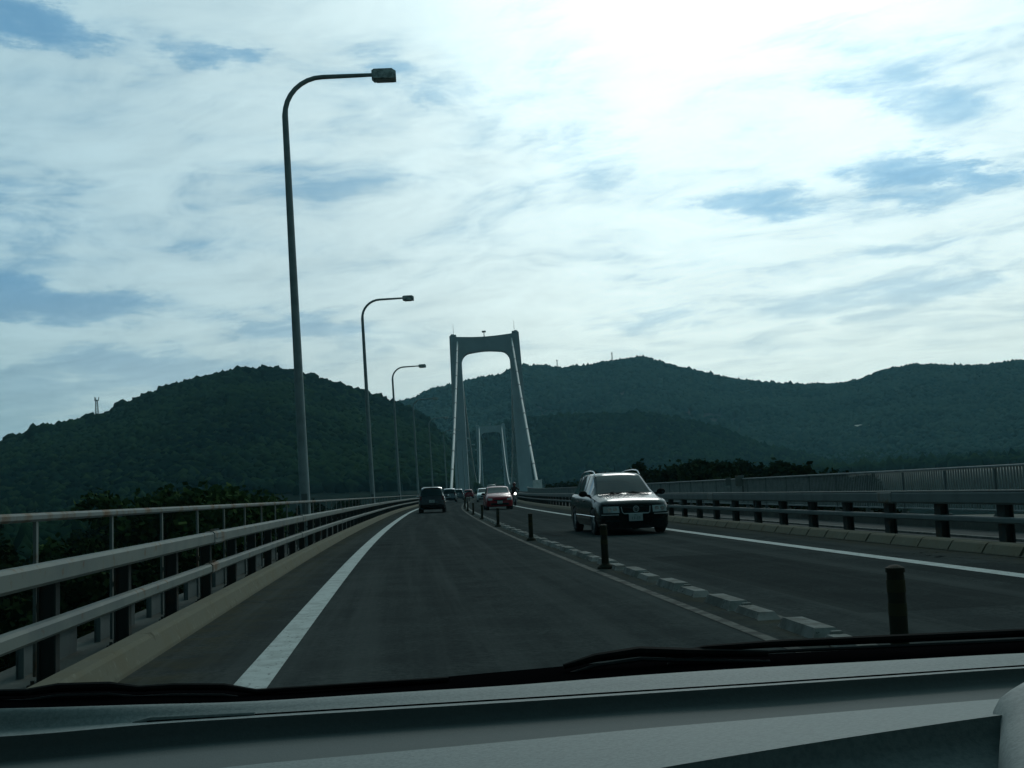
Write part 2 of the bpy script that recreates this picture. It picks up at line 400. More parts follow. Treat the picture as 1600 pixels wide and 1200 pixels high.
def ribbon(name, prof, a, b, mat, parent=None, closed=False, step=1.0, smooth=False, caps=True):
    """sweep a profile of (l, h) points along the road"""
    ss = srange(a, b, step); n = len(prof); V = []; UV = []
    for s in ss:
        C, R, T, N = frame(s)
        for l, h in prof: V.append(C+R*l+N*h); UV.append((l, s))
    F = []
    m = n if closed else n-1
    for i in range(len(ss)-1):
        for k in range(m):
            a0 = i*n+k; b0 = i*n+(k+1) % n; F.append((a0, b0, b0+n, a0+n))
    if closed and caps: F.append(tuple(range(n-1, -1, -1))); F.append(tuple(range((len(ss)-1)*n, len(ss)*n)))
    return mesh_np(name, V, F, mat, parent, smooth, uv=UV)
# ================================================================ THE SETTING
S_END = 254.0     # the approach ends at the suspension bridge
tag(ribbon('road', [(-1.83, 0), (1.0, .0), (3.2, 0), (5.5, 0), (7.93, 0)], -12, 980, M['asphalt']), kind='structure')
tag(ribbon('edge_line', [(-1.06, .004), (-.84, .004)], -10, 900, M['line']), kind='structure')
tag(ribbon('edge_line', [(6.44, .004), (6.69, .004)], -10, 900, M['line']), kind='structure')
tag(ribbon('centre_line', [(2.48, .004), (2.58, .004)], -10, 900, M['pale_line']), kind='structure')
tag(ribbon('centre_line', [(2.99, .004), (3.06, .004)], -10, 900, M['pale_line']), kind='structure')
tag(ribbon('kerb', [(-1.83, -.05), (-1.84, .02), (-1.885, .135), (-1.91, .16), (-2.03, .16), (-2.04, .03), (-2.04, -.05)], -12, 900, M['kerb']), kind='structure')
tag(ribbon('verge', [(-2.04, .02), (-2.75, .02), (-2.75, -.45), (-2.3, -1.3)], -12, 900, M['conc']), kind='structure')
kb = MB(); s = -8.0
while s < 130:
    g = .03 + .05*random.random()
    V = []
    for ss in (s+g, s+1.0):
        for l, h in [(7.93, -.02), (7.945, .02), (8.02, .13), (8.05, .15), (8.28, .15), (8.28, -.02)]:
            V.append(P(ss, l, h))
    F = [(k, k+1, k+7, k+6) for k in range(5)]+[(0, 5, 4, 3, 2, 1), (6, 7, 8, 9, 10, 11)]
    kb.add(V, F); s += 1.0
tag(kb.build('kerb', M['kerb']), kind='structure')
tag(ribbon('kerb', [(7.93, -.02), (7.95, .02), (8.05, .15), (8.28, .15)], 130, 900, M['kerb']), kind='structure')
tag(ribbon('kerb_bed', [(7.93, .012), (8.28, .05)], -8, 130, M['conc']), kind='structure')
tag(ribbon('path', [(8.28, .05), (9.5, .05), (10.78, .05)], -12, 900, M['path']), kind='structure')
tag(ribbon('path_edge', [(9.34, .055), (9.34, .09), (9.44, .09), (9.44, .055)], -12, 900, M['block']), kind='structure')
tag(ribbon('parapet', [(10.78, .05), (10.80, .29), (11.05, .29), (11.07, -.9), (8.6, -1.3)], -12, 900, M['conc']), kind='structure')
tag(ribbon('deck_underside', [(-2.3, -1.3), (8.6, -1.3)], -12, 900, M['conc']), kind='structure')

# ---------------------------------------------------------------- terrain: one sheet, hills beyond the strait
LEFT = [(-60, .0), (-40, .0), (-30, .006), (-26, .018), (-22.63, 0.0349), (-18.67, 0.067), (-17.0, 0.0783), (-15.01, 0.0843), (-14.0, 0.0873), (-12.66, 0.0989), (-11.45, 0.1062), (-9.92, 0.1146), (-8.37, 0.1202), (-6.81, 0.1219), (-5.55, 0.1214), (-4.3, 0.1135), (-2.72, 0.1046), (-1.14, 0.0928), (0.13, 0.0834), (1.4, 0.0715), (2.4, 0.052), (3.3, 0.026), (4.0, 0.0), (4.6, -.03), (9, -.05)]
MAIN = [(-30, .02), (-15, .04), (-6, .07), (-1.83, 0.0792), (0.13, 0.084), (1.12, 0.0886), (2.13, 0.0956), (3.12, 0.0979), (4.29, 0.1012), (5.45, 0.1039), (6.64, 0.1111), (7.78, 0.1085), (8.76, 0.1055), (10.08, 0.1066), (11.4, 0.1083), (12.71, 0.1105), (13.98, 0.1022), (15.55, 0.093), (17.1, 0.0844), (18.96, 0.0775), (20.8, 0.0729), (22.63, 0.0711), (23.4, 0.0737), (24.62, 0.0798), (25.96, 0.0818), (27.39, 0.0786), (28.51, 0.0754), (29.63, 0.076), (30.73, 0.0754), (34.59, 0.0586), (45, .03), (60, .01)]
SPUR = [(-4, .0), (-1, .045), (2.6, 0.053), (4.6, 0.0548), (5.94, 0.0618), (7.27, 0.0642), (9.24, 0.0634), (12.49, 0.0608), (14.39, 0.0537), (16.26, 0.0426), (18.07, 0.0261), (20.19, 0.0149), (22.24, -0.0004), (24.54, -0.0151), (30, -.03)]
RIDGES = [(LEFT, 760, 420, 300, 4.5), (SPUR, 1010, 830, 150, 5.0), (MAIN, 1560, 1010, 900, 6.0)]
def vnoise(x, y, seed=0):
    """smooth value noise, vectorised"""
    xi = np.floor(x).astype(np.int64); yi = np.floor(y).astype(np.int64); fx = x-xi; fy = y-yi
    fx = fx*fx*(3-2*fx); fy = fy*fy*(3-2*fy)
    def h(a, b):
        v = np.sin(a*127.1+b*311.7+seed*74.7)*43758.5453; return v-np.floor(v)
    return (h(xi, yi)*(1-fx)+h(xi+1, yi)*fx)*(1-fy)+(h(xi, yi+1)*(1-fx)+h(xi+1, yi+1)*fx)*fy
def fbm(x, y, o=4, seed=0):
    a = .5; t = 0*x
    for i in range(o): t = t+a*(vnoise(x*2**i, y*2**i, seed+i)-.5); a *= .5
    return t
def smooth01(u): u = np.clip(u, 0, 1); return u*u*(3-2*u)
def terrain(azd, r):
    azd = np.asarray(azd, float); r = np.asarray(r, float)
    x = r*np.sin(np.radians(azd)); y = r*np.cos(np.radians(azd))
    near = -7.5+2.0*fbm(x/25, y/25, 3, 5)
    far = 2+3*fbm(x/120, y/120, 3, 9)
    sea = -42.0
    # near shore, strait, far shore
    k1 = smooth01((r-175)/70.0); k2 = smooth01((r-380)/60.0)
    sea_az = smooth01((azd+11)/6.0)       # land closes the strait far to the left
    z = near*(1-k1)+(sea*sea_az+(-3)*(1-sea_az))*k1
    z = z*(1-k2)+(far-6)*k2
    for tab, R, foot, back, cut in RIDGES:
        t = np.interp(azd, [a for a, _ in tab], [b for _, b in tab])
        H = R*t+1.1-cut
        u = (r-foot)/(R-foot)
        g = fbm(x/90, y/90, 4, int(R))*.5*np.clip(4*u*(1-u), 0, 1)
        front = np.clip(u, 0, 1)*(1+g*.55)
        bk = 1-smooth01((r-R)/back)
        zz = np.where(r <= R, H*front, H*bk)
        zz = np.where(H > 0, zz, -30)
        z = np.maximum(z, np.where(u > 0, zz, -60))
    return x, y, z
azs = np.unique(np.concatenate([np.arange(-180, -32, 6.0), np.arange(-32, 38, .22), np.arange(38, 181, 6.0)]))
rs = np.unique(np.concatenate([[0.5, 4], np.arange(8, 260, 7.0), np.arange(260, 420, 16), np.arange(420, 1100, 11), np.arange(1100, 1700, 16), np.arange(1700, 2600, 100), [3200, 5000, 9000]]))
A, Rr = np.meshgrid(azs, rs); tx, ty, tz = terrain(A, Rr)
nr, na = A.shape
idx = np.arange(nr*na).reshape(nr, na)
TF = np.stack([idx[:-1, :-1], idx[:-1, 1:], idx[1:, 1:], idx[1:, :-1]], -1).reshape(-1, 4)
def hill_mat():
    m = bpy.data.materials.new('hill_ground'); m.use_nodes = True; t = NT(m.node_tree)
    p = t.n('ShaderNodeBsdfPrincipled'); o = t.n('ShaderNodeOutputMaterial'); t.put(o.inputs[0], p.outputs[0])
    g = t.n('ShaderNodeNewGeometry').outputs['Position']
    c = t.mix(t.ramp(t.noise(g, .03, 6, .6), .35, .65), (.022, .034, .020), (.045, .055, .030))
    sp = t.n('ShaderNodeSeparateXYZ'); t.put(sp.inputs[0], g)
    rock = t.mix(t.ramp(t.noise(g, .09, 7, .7), .35, .65), (.030, .046, .038), (.075, .084, .077))
    dist = t.math('SQRT', t.math('ADD', t.math('MULTIPLY', sp.outputs[0], sp.outputs[0]), t.math('MULTIPLY', sp.outputs[1], sp.outputs[1])))
    c = t.mix(t.ramp(dist, 985, 1030), c, rock)
    t.put(p.inputs['Base Color'], c); p.inputs['Roughness'].default_value = .95
    return m
g = mesh_np('terrain', np.stack([tx, ty, tz], -1).reshape(-1, 3), TF, hill_mat(), smooth=True); tag(g, kind='structure')
MB().add([(-9000, -9000, -35), (9000, -9000, -35), (9000, 9000, -35), (-9000, 9000, -35)], [(0, 1, 2, 3)]).build('sea', M['water'])['kind'] = 'structure'

# ---------------------------------------------------------------- hillside woods (canopy that reads as one mass)
def ico(sub):
    bm = bmesh.new(); bmesh.ops.create_icosphere(bm, subdivisions=sub, radius=1.0)
    V = np.array([v.co[:] for v in bm.verts]); bm.verts.index_update(); F = np.array([[v.index for v in f.verts] for f in bm.faces]); bm.free(); return V, F
def crown_protos(sub, n, amp):
    V0, F0 = ico(sub); F0 = F0 = F0[V0[F0][:, :, 2].mean(1) > -.45]; out = []
    for i in range(n):
        k = 1+amp*(RNG.random(len(V0))-.5)
        lob = 1+.22*np.sin(V0[:, 0]*3.1+i*1.7)*np.sin(V0[:, 1]*2.7+i)*1.0
        out.append(V0*(k*lob)[:, None])
    return out, F0
def leafmat(name, c1, c2, c3, sc=.35, obj=False, trans=0.0):
    m = bpy.data.materials.new(name); m.use_nodes = True; t = NT(m.node_tree)
    p = t.n('ShaderNodeBsdfPrincipled'); o = t.n('ShaderNodeOutputMaterial'); t.put(o.inputs[0], p.outputs[0])
    gn = t.n('ShaderNodeNewGeometry'); g = gn.outputs['Position']
    rp = gn.outputs['Random Per Island']
    c = t.mix(t.ramp(t.noise(g, sc, 4, .6), .38, .64), c1, c2)
    c = t.mix(t.ramp(rp, .55, 1.0, 0, .8), c, c3)
    t.put(p.inputs['Base Color'], c); p.inputs['Roughness'].default_value = .8; p.inputs['Specular IOR Level'].default_value = 0
    return m
def forest(name, label, a0, a1, r0, r1, n, size, mat, ridge, sub=1, bare=None, amp=.62):
    protos, F0 = crown_protos(sub, 8, amp)
    az = RNG.uniform(a0, a1, n); r = np.sqrt(RNG.uniform(r0*r0, r1*r1, n))
    x, y, z = terrain(az, r)
    ok = z > -12
    if bare is not None: ok &= ~bare(az, r, x, y, z)
    az, r, x, y, z = az[ok], r[ok], x[ok], y[ok], z[ok]
    k = size*(.6+.75*RNG.random(len(x))**1.3); rot = RNG.uniform(0, 6.28, len(x)); pi = RNG.integers(0, 8, len(x))
    tall = 1.0+.45*RNG.random(len(x))
    Vs = []; nv = len(protos[0])
    for i in range(len(x)):
        c, s_ = math.cos(rot[i]), math.sin(rot[i]); v = protos[pi[i]]
        Vs.append(np.stack([(v[:, 0]*c-v[:, 1]*s_)*k[i]+x[i], (v[:, 0]*s_+v[:, 1]*c)*k[i]+y[i], v[:, 2]*k[i]*tall[i]*.9+z[i]+k[i]*.25], -1))
    V = np.concatenate(Vs); F = (F0[None]+(np.arange(len(x))*nv)[:, None, None]).reshape(-1, 3)
    o = mesh_np(name, V, F, mat); tag(o, label, kind='stuff'); return o
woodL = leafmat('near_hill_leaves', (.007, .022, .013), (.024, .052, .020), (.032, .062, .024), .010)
woodM = leafmat('far_hill_leaves_hazed', (.036, .076, .064), (.054, .100, .078), (.068, .110, .082), .012)  # paler and tealer than woodL: part of the distance haze is in this colour
forest('hillside_woods', 'dark woods covering the near hill left of the bridge towers', -25, 4.2, 440, 800, 24000, 2.9, woodL, 0, sub=1)
forest('hillside_woods', 'taller trees along the crest of the near hill on the left', -24, 2, 715, 790, 520, 3.9, woodL, 0, sub=2, amp=.38)
forest('hillside_woods', 'low woods between the railing and the foot of the near hill', -30, -7.5, 190, 445, 7000, 2.6, woodL, 0)
def bare_spur(az, r, x, y, z):
    f = fbm(x/45, y/45, 4, 3); return (f > .16)
forest('hillside_woods', 'woods on the low spur right behind the bridge towers', -3, 26, 835, 1050, 12000, 3.4, woodL, 0)
forest('hillside_woods', 'low woods on the flat shore at the foot of the back ridge', 15, 36, 560, 1020, 9000, 3.2, woodL, 0)
def bare_main(az, r, x, y, z):
    f = fbm(x/70, y/70, 4, 31); e = (z-1)/r
    scar = (np.abs(az-10.3) < 1.6) & (np.abs(e-.083) < .007+.006*f)
    low = (az > 4) & (az < 19) & (np.abs(e-(.0685-.0050*np.clip(az-11, 0, 9))) < .0055+.03*np.clip(f, -.2, .2))
    s3 = (np.abs(az-6.0) < 1.5) & (np.abs(e-.097) < .003+.01*f)
    keep = RNG.random(len(az)) < .30
    return ((scar & (f > -.07)) | (low & (f > -.04)) | (s3 & (f > -.03))) & ~keep
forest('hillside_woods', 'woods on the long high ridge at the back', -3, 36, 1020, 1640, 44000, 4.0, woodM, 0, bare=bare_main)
# ================================================================ TREES near the road
ORD = ['nearest', 'second', 'third', 'fourth', 'fifth', 'sixth', 'seventh', 'eighth', 'ninth', 'tenth', 'eleventh', 'twelfth', 'thirteenth', 'fourteenth', 'fifteenth', 'sixteenth', 'seventeenth', 'eighteenth', 'nineteenth', 'twentieth']
leaf_dark = leafmat('tree_leaves_dark', (.016, .030, .013), (.030, .048, .018), (.046, .066, .024), .5)
leaf_mid = leafmat('tree_leaves_green', (.035, .065, .022), (.060, .10, .032), (.085, .125, .04), .6)
def leaf_cloud(cs, n, size, sq=.8, shell=.45):
    """n leaf quads inside a set of ellipsoid clumps (x,y,z,r)"""
    cs = np.array(cs); wts = cs[:, 3]**2; pick = RNG.choice(len(cs), n, p=wts/wts.sum())
    d = RNG.normal(size=(n, 3)); d /= np.linalg.norm(d, axis=1)[:, None]
    rr = (shell+(1-shell)*RNG.random(n)**.6)*(1+.18*RNG.normal(size=n))
    c = cs[pick, :3]+d*(cs[pick, 3]*rr)[:, None]*np.array([1, 1, sq])
    a = RNG.normal(size=(n, 3)); a /= np.linalg.norm(a, axis=1)[:, None]
    b = np.cross(a, RNG.normal(size=(n, 3))); b /= np.linalg.norm(b, axis=1)[:, None]
    k = size*(.6+.8*RNG.random(n))[:, None]
    V = np.stack([c-a*k-b*k*.5, c+a*k*.2-b*k*.9, c+a*k+b*k*.4, c-a*k*.1+b*k*.8], 1).reshape(-1, 3)
    return V, np.arange(n*4).reshape(-1, 4)
def tree_proto(h, spread, n, leaf, seed, leafsize=.2):
    rnd = random.Random(seed)
    root = empty('broadleaf_tree', 'tree', 'tree')
    tr = MB(); top = Vector((rnd.uniform(-.4, .4), rnd.uniform(-.4, .4), h*.72))
    tr.tube([(0, 0, -.6), (0, 0, 0), top*.35+Vector((.12, .05, 0)), top*.7, top], [.26, .2, .16, .11, .05], 8)
    cl = [(top.x, top.y, h*.80, spread*.45)]
    for i in range(9):
        t = rnd.uniform(.28, .9); b = top*t; an = rnd.uniform(0, 6.28); L = spread*rnd.uniform(.45, .95)*(1.15-t*.55)
        e = b+Vector((math.cos(an)*L, math.sin(an)*L, L*rnd.uniform(.25, .7)))
        tr.tube([b, b.lerp(e, .5)+Vector((0, 0, .1)), e], [.08, .055, .02], 6)
        cl.append((e.x, e.y, e.z, spread*rnd.uniform(.24, .42)))
        cl.append((e.x*.6, e.y*.6, e.z*.95+.3, spread*rnd.uniform(.2, .36)))
    for i in range(6):
        an = rnd.uniform(0, 6.28); L = spread*rnd.uniform(.3, .9); cl.append((math.cos(an)*L, math.sin(an)*L, h*rnd.uniform(.25, .95), spread*rnd.uniform(.16, .3)))
    tr.build('trunk', M['bark'], root)
    V, F = leaf_cloud(cl, n, leafsize, .85)
    mesh_np('crown', V, F, leaf, root)
    return root
def copy_tree(o, parent=None):
    c = o.copy(); COL.objects.link(c); c.parent = parent
    for ch in [x for x in o.children]: copy_tree(ch, c)
    return c
protosD = [tree_proto(7.5, 2.6, 9500, leaf_dark, 3+i, .115) for i in range(3)]
protosG = [tree_proto(7.5, 2.8, 10500, leaf_mid, 31+i, .11) for i in range(2)]
used = set()
def plant(proto, s, l, top_el_h, scale_h, label, group):
    """tree whose crown tip stands top_el_h above the road surface at (s, l)"""
    C, R, T, N = frame(s); p = C+R*l
    r = math.hypot(p.x, p.y); gz = float(terrain(math.degrees(math.atan2(p.x, p.y)), r)[2])
    o = proto if proto.name not in used else copy_tree(proto); used.add(proto.name)
    o.location = (p.x, p.y, gz-.1); k = (top_el_h-gz)/7.2
    o.scale = (scale_h*k, scale_h*k, k); o.rotation_euler = (0, 0, random.uniform(0, 6.28))
    tag(o, label, 'tree', group)
rt = random.Random(5)
GL = 'dark trees below the railing on the left'
# (s, l, tip height) left bank
for i, (s, l, t) in enumerate([(20, -11, -.8), (26, -8.5, -.6), (30, -14, -.2), (36, -10, 0), (41, -17, .3), (33, -21, .1), (47, -13, .5), (52, -20, .6), (46, -26, .3), (60, -12, .8), (62, -24, .8), (72, -16, .9), (70, -31, .6), (84, -12, .9),
        (86, -23, 1.0), (98, -16, 1.1), (102, -30, 1.2), (112, -13, 1.2), (120, -22, 1.2), (130, -15, 1.2), (140, -26, 1.3), (150, -14, 1.4), (165, -20, 1.4), (95, -42, 1.2), (120, -50, 1.6), (78, -42, .6)]):
    plant(protosD[i % 3], s, l, t, rt.uniform(.9, 1.25), 'dark bushy tree standing below the railing on the left of the road', GL)
GG = 'lighter green trees beyond the left railing'
for i, (s, l, t) in enumerate([(52, -8.6, 2.1), (57, -10.6, 2.6), (62, -12.0, 2.3), (66, -9.2, 2.1), (58, -14.2, 2.4), (73, -11.5, 2.2)]):
    plant(protosG[i % 2], s, l, t, rt.uniform(.95, 1.2), 'leafy tree of a lighter green rising behind the left railing beside the nearest lamp mast', GG)
GR = 'dark trees behind the path fence'
for i, (s, l, t) in enumerate([(58, 17, 1.5), (62, 21.5, 2.1), (66, 26, 2.0), (70, 19, 2.2), (74, 29, 1.9), (76, 23, 2.4), (82, 18, 2.4), (84, 27, 2.5), (90, 22, 2.6), (92, 33, 2.3), (98, 18, 2.6), (102, 27, 2.7), (108, 21, 2.4), (114, 17, 2.2), (118, 30, 2.5), (126, 22, 2.0),
        (134, 18, 1.8), (142, 24, 1.4), (150, 18, 1.8), (160, 22, 1.5), (168, 17, 1.9)]):
    t -= max(0, math.degrees(math.atan2(l+off(s)[0], s))-15.5)*.2
    plant(protosD[(i+1) % 3], s, l, t, rt.uniform(.95, 1.3), 'dark bushy tree of the band behind the high path fence on the right', GR)
# undergrowth on the slope beside the left railing
cl = []
for i in range(420):
    s = random.uniform(4, 150); l = -random.uniform(4.2, 30)
    p = P(s, l); r = math.hypot(p.x, p.y); gz = float(terrain(math.degrees(math.atan2(p.x, p.y)), r)[2])
    cl.append((p.x, p.y, gz+random.uniform(.3, 2.6), random.uniform(.9, 1.9)))
for i in range(150):
    s = random.uniform(40, 150); l = random.uniform(14, 36)
    p = P(s, l); r = math.hypot(p.x, p.y); gz = float(terrain(math.degrees(math.atan2(p.x, p.y)), r)[2])
    cl.append((p.x, p.y, gz+random.uniform(.3, 2.6), random.uniform(.9, 1.9)))
cl2 = [c for c in cl if c[1] < 34]; V, F = leaf_cloud(cl, 60000, .19, .9)
V2, F2 = leaf_cloud(cl2, 60000, .085, .9); F = np.concatenate([F, F2+len(V)]); V = np.concatenate([V, V2])
tag(mesh_np('undergrowth', V, F, leaf_dark), 'dark undergrowth covering the slopes beside the raised road', kind='stuff')

# ================================================================ GUARDRAILS
def sweep(prof, a, b, step=1.0):
    ss = srange(a, b, step); n = len(prof); V = []; F = []
    for s in ss:
        C, R, T, N = frame(s)
        for l, h in prof: V.append(C+R*l+N*h)
    for i in range(len(ss)-1):
        for k in range(n):
            a0 = i*n+k; b0 = i*n+(k+1) % n; F.append((a0, b0, b0+n, a0+n))
    F.append(tuple(range(n-1, -1, -1))); F.append(tuple(range((len(ss)-1)*n, len(ss)*n)))
    return V, F
def rbox(l0, l1, h0, h1, r=.02):
    return [(l0+r, h0), (l1-r, h0), (l1, h0+r), (l1, h1-r), (l1-r, h1), (l0+r, h1), (l0, h1-r), (l0, h0+r)]
gl = empty('guardrail', 'left double-beam guardrail with a thin rusty handrail above it', 'guardrail')
m = MB(); m.add(*sweep(rbox(-2.15, -2.04, .67, .795, .02), 1.0, 250)); m.build('upper_rail', M['galv'], gl)
m = MB(); m.add(*sweep(rbox(-2.14, -2.05, .365, .46, .018), 1.0, 250)); m.build('lower_rail', M['galv'], gl)
m = MB(); m.add(*sweep(rbox(-2.35, -2.29, 1.03, 1.085, .015), 1.0, 250)); m.build('hand_rail', M['rustrail'], gl)
def ipost(s, l, h0, h1, w, d, sgn=1):
    m = MB(); T = TM(s, l, 0); hc = (h0+h1)/2; hh = h1-h0
    m.box((0, 0, hc), (d, .014, hh), 0, T)
    for q in (-1, 1): m.box((q*d/2, 0, hc), (.014, w, hh), 0, T)
    m.box((0, 0, h0+.012), (d+.10, w+.10, .02), 0, T)
    for a in (-1, 1):
        for b in (-1, 1): m.cyl(T @ Vector((a*(d/2+.025), b*(w/2+.02), h0+.03)), T.to_3x3() @ Vector((0, 0, 1)), .012, .03, 6)
    return m
s = 7.3-1.85*3; k = 0
while k < 98:
    ipost(s, -2.215, .02, .775, .085, .10).build('post', M['postm'], gl)
    if k < 60:
        b = MB(); T = TM(s+.09, -2.32, 0); b.box((0, 0, .55), (.022, .045, .96), .004, T); b.box((.03, 0, .5), (.05, .03, .04), 0, T)
        b.build('hand_rail_post', M['rustrail' if k % 3 == 0 else 'galv'], gl)
    if k < 60:
        b = MB(); T = TM(s+1.02, -2.52, 0); b.box((0, 0, .12), (.02, 1.30, .21), .004, T); b.box((.015, -.64, .12), (.05, .02, .22), 0, T); b.box((.012, 0, .222), (.035, 1.30, .012), 0, T)
        b.build('toe_panel', M['galv2'], gl)
    s += 1.85; k += 1
m = MB()
while s < 250:
    T = TM(s, -2.24); m.box((0, 0, .42), (.13, .14, .8), 0, T); s += 1.85
tag(m.build('post', M['postm'], gl), kind='stuff')
for s in (12.4, 22.5, 34.0, 46.0, 58.0, 70.0):
    b = MB(); b.add(*sweep(rbox(-2.156, -2.034, .663, .802, .02), s, s+.62)); b.add(*sweep([(-2.034, .728), (-2.034, .738), (-2.028, .738), (-2.028, .728)], s+.03, s+.59))
    for q in range(5): b.cyl(P(s+.08+q*.11, -2.09, .808), frame(s)[3], .014, .03, 6)
    b.build('splice_sleeve', M['rustrail'], gl)
    b = MB(); b.add(*sweep(rbox(-2.147, -2.043, .359, .466, .018), s-.1, s+.4))
    for q in range(4): b.cyl(P(s-.02+q*.1, -2.09, .472), frame(s)[3], .012, .03, 6)
    b.build('splice_sleeve', M['rustrail'], gl)

gr = empty('guardrail', 'right grey double-beam guardrail on dark posts between road and path', 'guardrail')
m = MB(); m.add(*sweep(rbox(8.44, 8.58, .655, .85, .03), 4, 250)); m.build('upper_rail', M['galv2'], gr)
m = MB(); m.add(*sweep(rbox(8.46, 8.57, .385, .475, .02), 4, 250)); m.build('lower_rail', M['galv2'], gr)
m = MB(); m.add(*sweep([(8.45, .853), (8.57, .853), (8.56, .868), (8.46, .868)], 4, 250)); m.build('cap_strip', M['galv'], gr)
s = 15.6-1.98*5; k = 0
while k < 98:
    ipost(s, 8.65, .05, .80, .20, .13).build('post', M['postm'], gr); s += 1.98; k += 1
m = MB()
while s < 250:
    T = TM(s, 8.65); m.box((0, 0, .42), (.13, .16, .74), 0, T); s += 1.98
tag(m.build('post', M['postm'], gr), kind='stuff')
for s in (19.0, 31.0, 43.0, 55.0):
    b = MB(); b.add(*sweep(rbox(8.433, 8.587, .648, .857, .03), s, s+.6)); b.build('splice_sleeve', M['rustrail'], gr)

# ---------------------------------------------------------------- high fence along the path
fe = empty('path_fence', 'high grey picket fence on the concrete edge of the path on the right', 'fence')
m = MB(); m.add(*sweep(rbox(10.87, 10.96, 1.215, 1.26, .01), 4, 250)); m.build('top_rail', M['fence'], fe)
m = MB(); m.add(*sweep(rbox(10.89, 10.94, .40, .435, .008), 4, 250)); m.build('bottom_rail', M['fence'], fe)
s = 6.0; k = 0
while k < 95:
    m = MB(); T = TM(s, 10.915); m.box((0, 0, .74), (.05, .05, .92), .006, T); m.box((0, 0, .31), (.14, .12, .04), 0, T); m.box((-.05, 0, .36), (.04, .03, .10), 0, T)
    m.build('post', M['galv2'], fe); s += 2.0; k += 1
s = 6.0; m = MB()
while s < 190:
    st = .105 if s < 60 else .21
    if abs(((s-6.0) % 2.0)) > .05:
        T = TM(s, 10.915); wv = .022 if s < 60 else .04
        m.box((0, 0, .825), (wv, wv, .80), 0, T)
    s += st
m.build('pickets', M['fence'], fe)
sg = empty('small_sign', 'small pale notice board fixed on the high path fence', 'sign')
m = MB(); T = TM(36.5, 10.80); m.box((0, 0, 1.18), (.30, .012, .36), .004, T); m.build('panel', M['galv'], sg)
m = MB(); m.box((.10, .02, .95), (.03, .03, .9), 0, T); m.build('stand', M['postm'], sg)
m = MB(); m.box((-.38, 0.02, 1.16), (.18, .03, .26), .006, T); m.build('meter_box', M['galv2'], sg)

# ================================================================ CENTRE SEPARATOR
BS = [5.6+2.05*k for k in range(60)]
for k, s in enumerate(BS):
    m = MB(); T = TM(s, 2.90, 0, random.uniform(-.02, .02))
    def hump(y0, y1, hh, w):
        V = []
        for y, h, ww in ((y0, .0, w), (y0+.10, hh, w*.82), (y1-.10, hh, w*.82), (y1, .0, w)):
            V += [T @ Vector((-ww/2, y, 0)), T @ Vector((-ww*.36, y, h)), T @ Vector((ww*.36, y, h)), T @ Vector((ww/2, y, 0))]
        F = []
        for i in range(3):
            for j in range(3): a = i*4+j; F.append((a, a+1, a+5, a+4))
        F += [(0, 3, 2, 1), (12, 13, 14, 15)]
        m.add(V, F)
    if k < 22:
        hump(-.80, -.05, .055, .22); hump(-.04, .86, .075, .25)
        m.box((0.04, -.04, .035), (.08, .05, .06), .01, T)
    else:
        hump(-.84, .86, .070, .25)
    o = m.build('separator_block', M['block'])
    if k < 20: lab = f'low grey white block on the centre strip of the road, {ORD[k]} from the camera'
    else: lab = 'far low grey white block of the row on the centre strip'
    tag(o, lab, 'separator block', 'separator blocks along the centre strip' if k < 20 else 'far separator blocks on the centre strip')
DS = [6.15, 15.5, 25.3, 36.4, 47.5, 58.5, 70, 82, 94, 106, 118, 130, 142]
dp = None
for k, s in enumerate(DS):
    if dp is None:
        dp = empty('delineator_post', 'x', 'delineator post')
        m = MB(); m.tube([(0, 0, 0), (0, 0, .02), (0, 0, .05), (0, 0, .07)], [.10, .10, .075, .05], 20); m.build('base', M['rubber'], dp)
        m = MB(); m.tube([(0, 0, .05), (0, 0, .10), (0, 0, .555), (0, 0, .59), (0, 0, .605)], [.048, .045, .042, .036, .012], 20); m.build('tube', M['rubber'], dp, True)
        for z in (.33, .46):
            m = MB(); m.tube([(0, 0, z), (0, 0, z+.07)], [.0452, .0445], 20); m.build('reflective_band', M['band'], dp, True)
        m = MB(); m.tube([(0, 0, .57), (0, 0, .595), (0, 0, .61)], [.047, .045, .02], 20); m.build('cap', M['rubber'], dp, True)
        o = dp
    else: o = copy_tree(dp)
    o.matrix_world = TM(s, 2.74, 0, random.uniform(0, 1)) @ Matrix.Rotation(rad(random.uniform(-1.5, 1.5)), 4, 'X')
    o.scale = (1.15, 1.15, 1.0)
    tag(o, f'dark round delineator post on the centre strip, {ORD[k]} from the camera', 'delineator post', 'delineator posts along the centre strip')

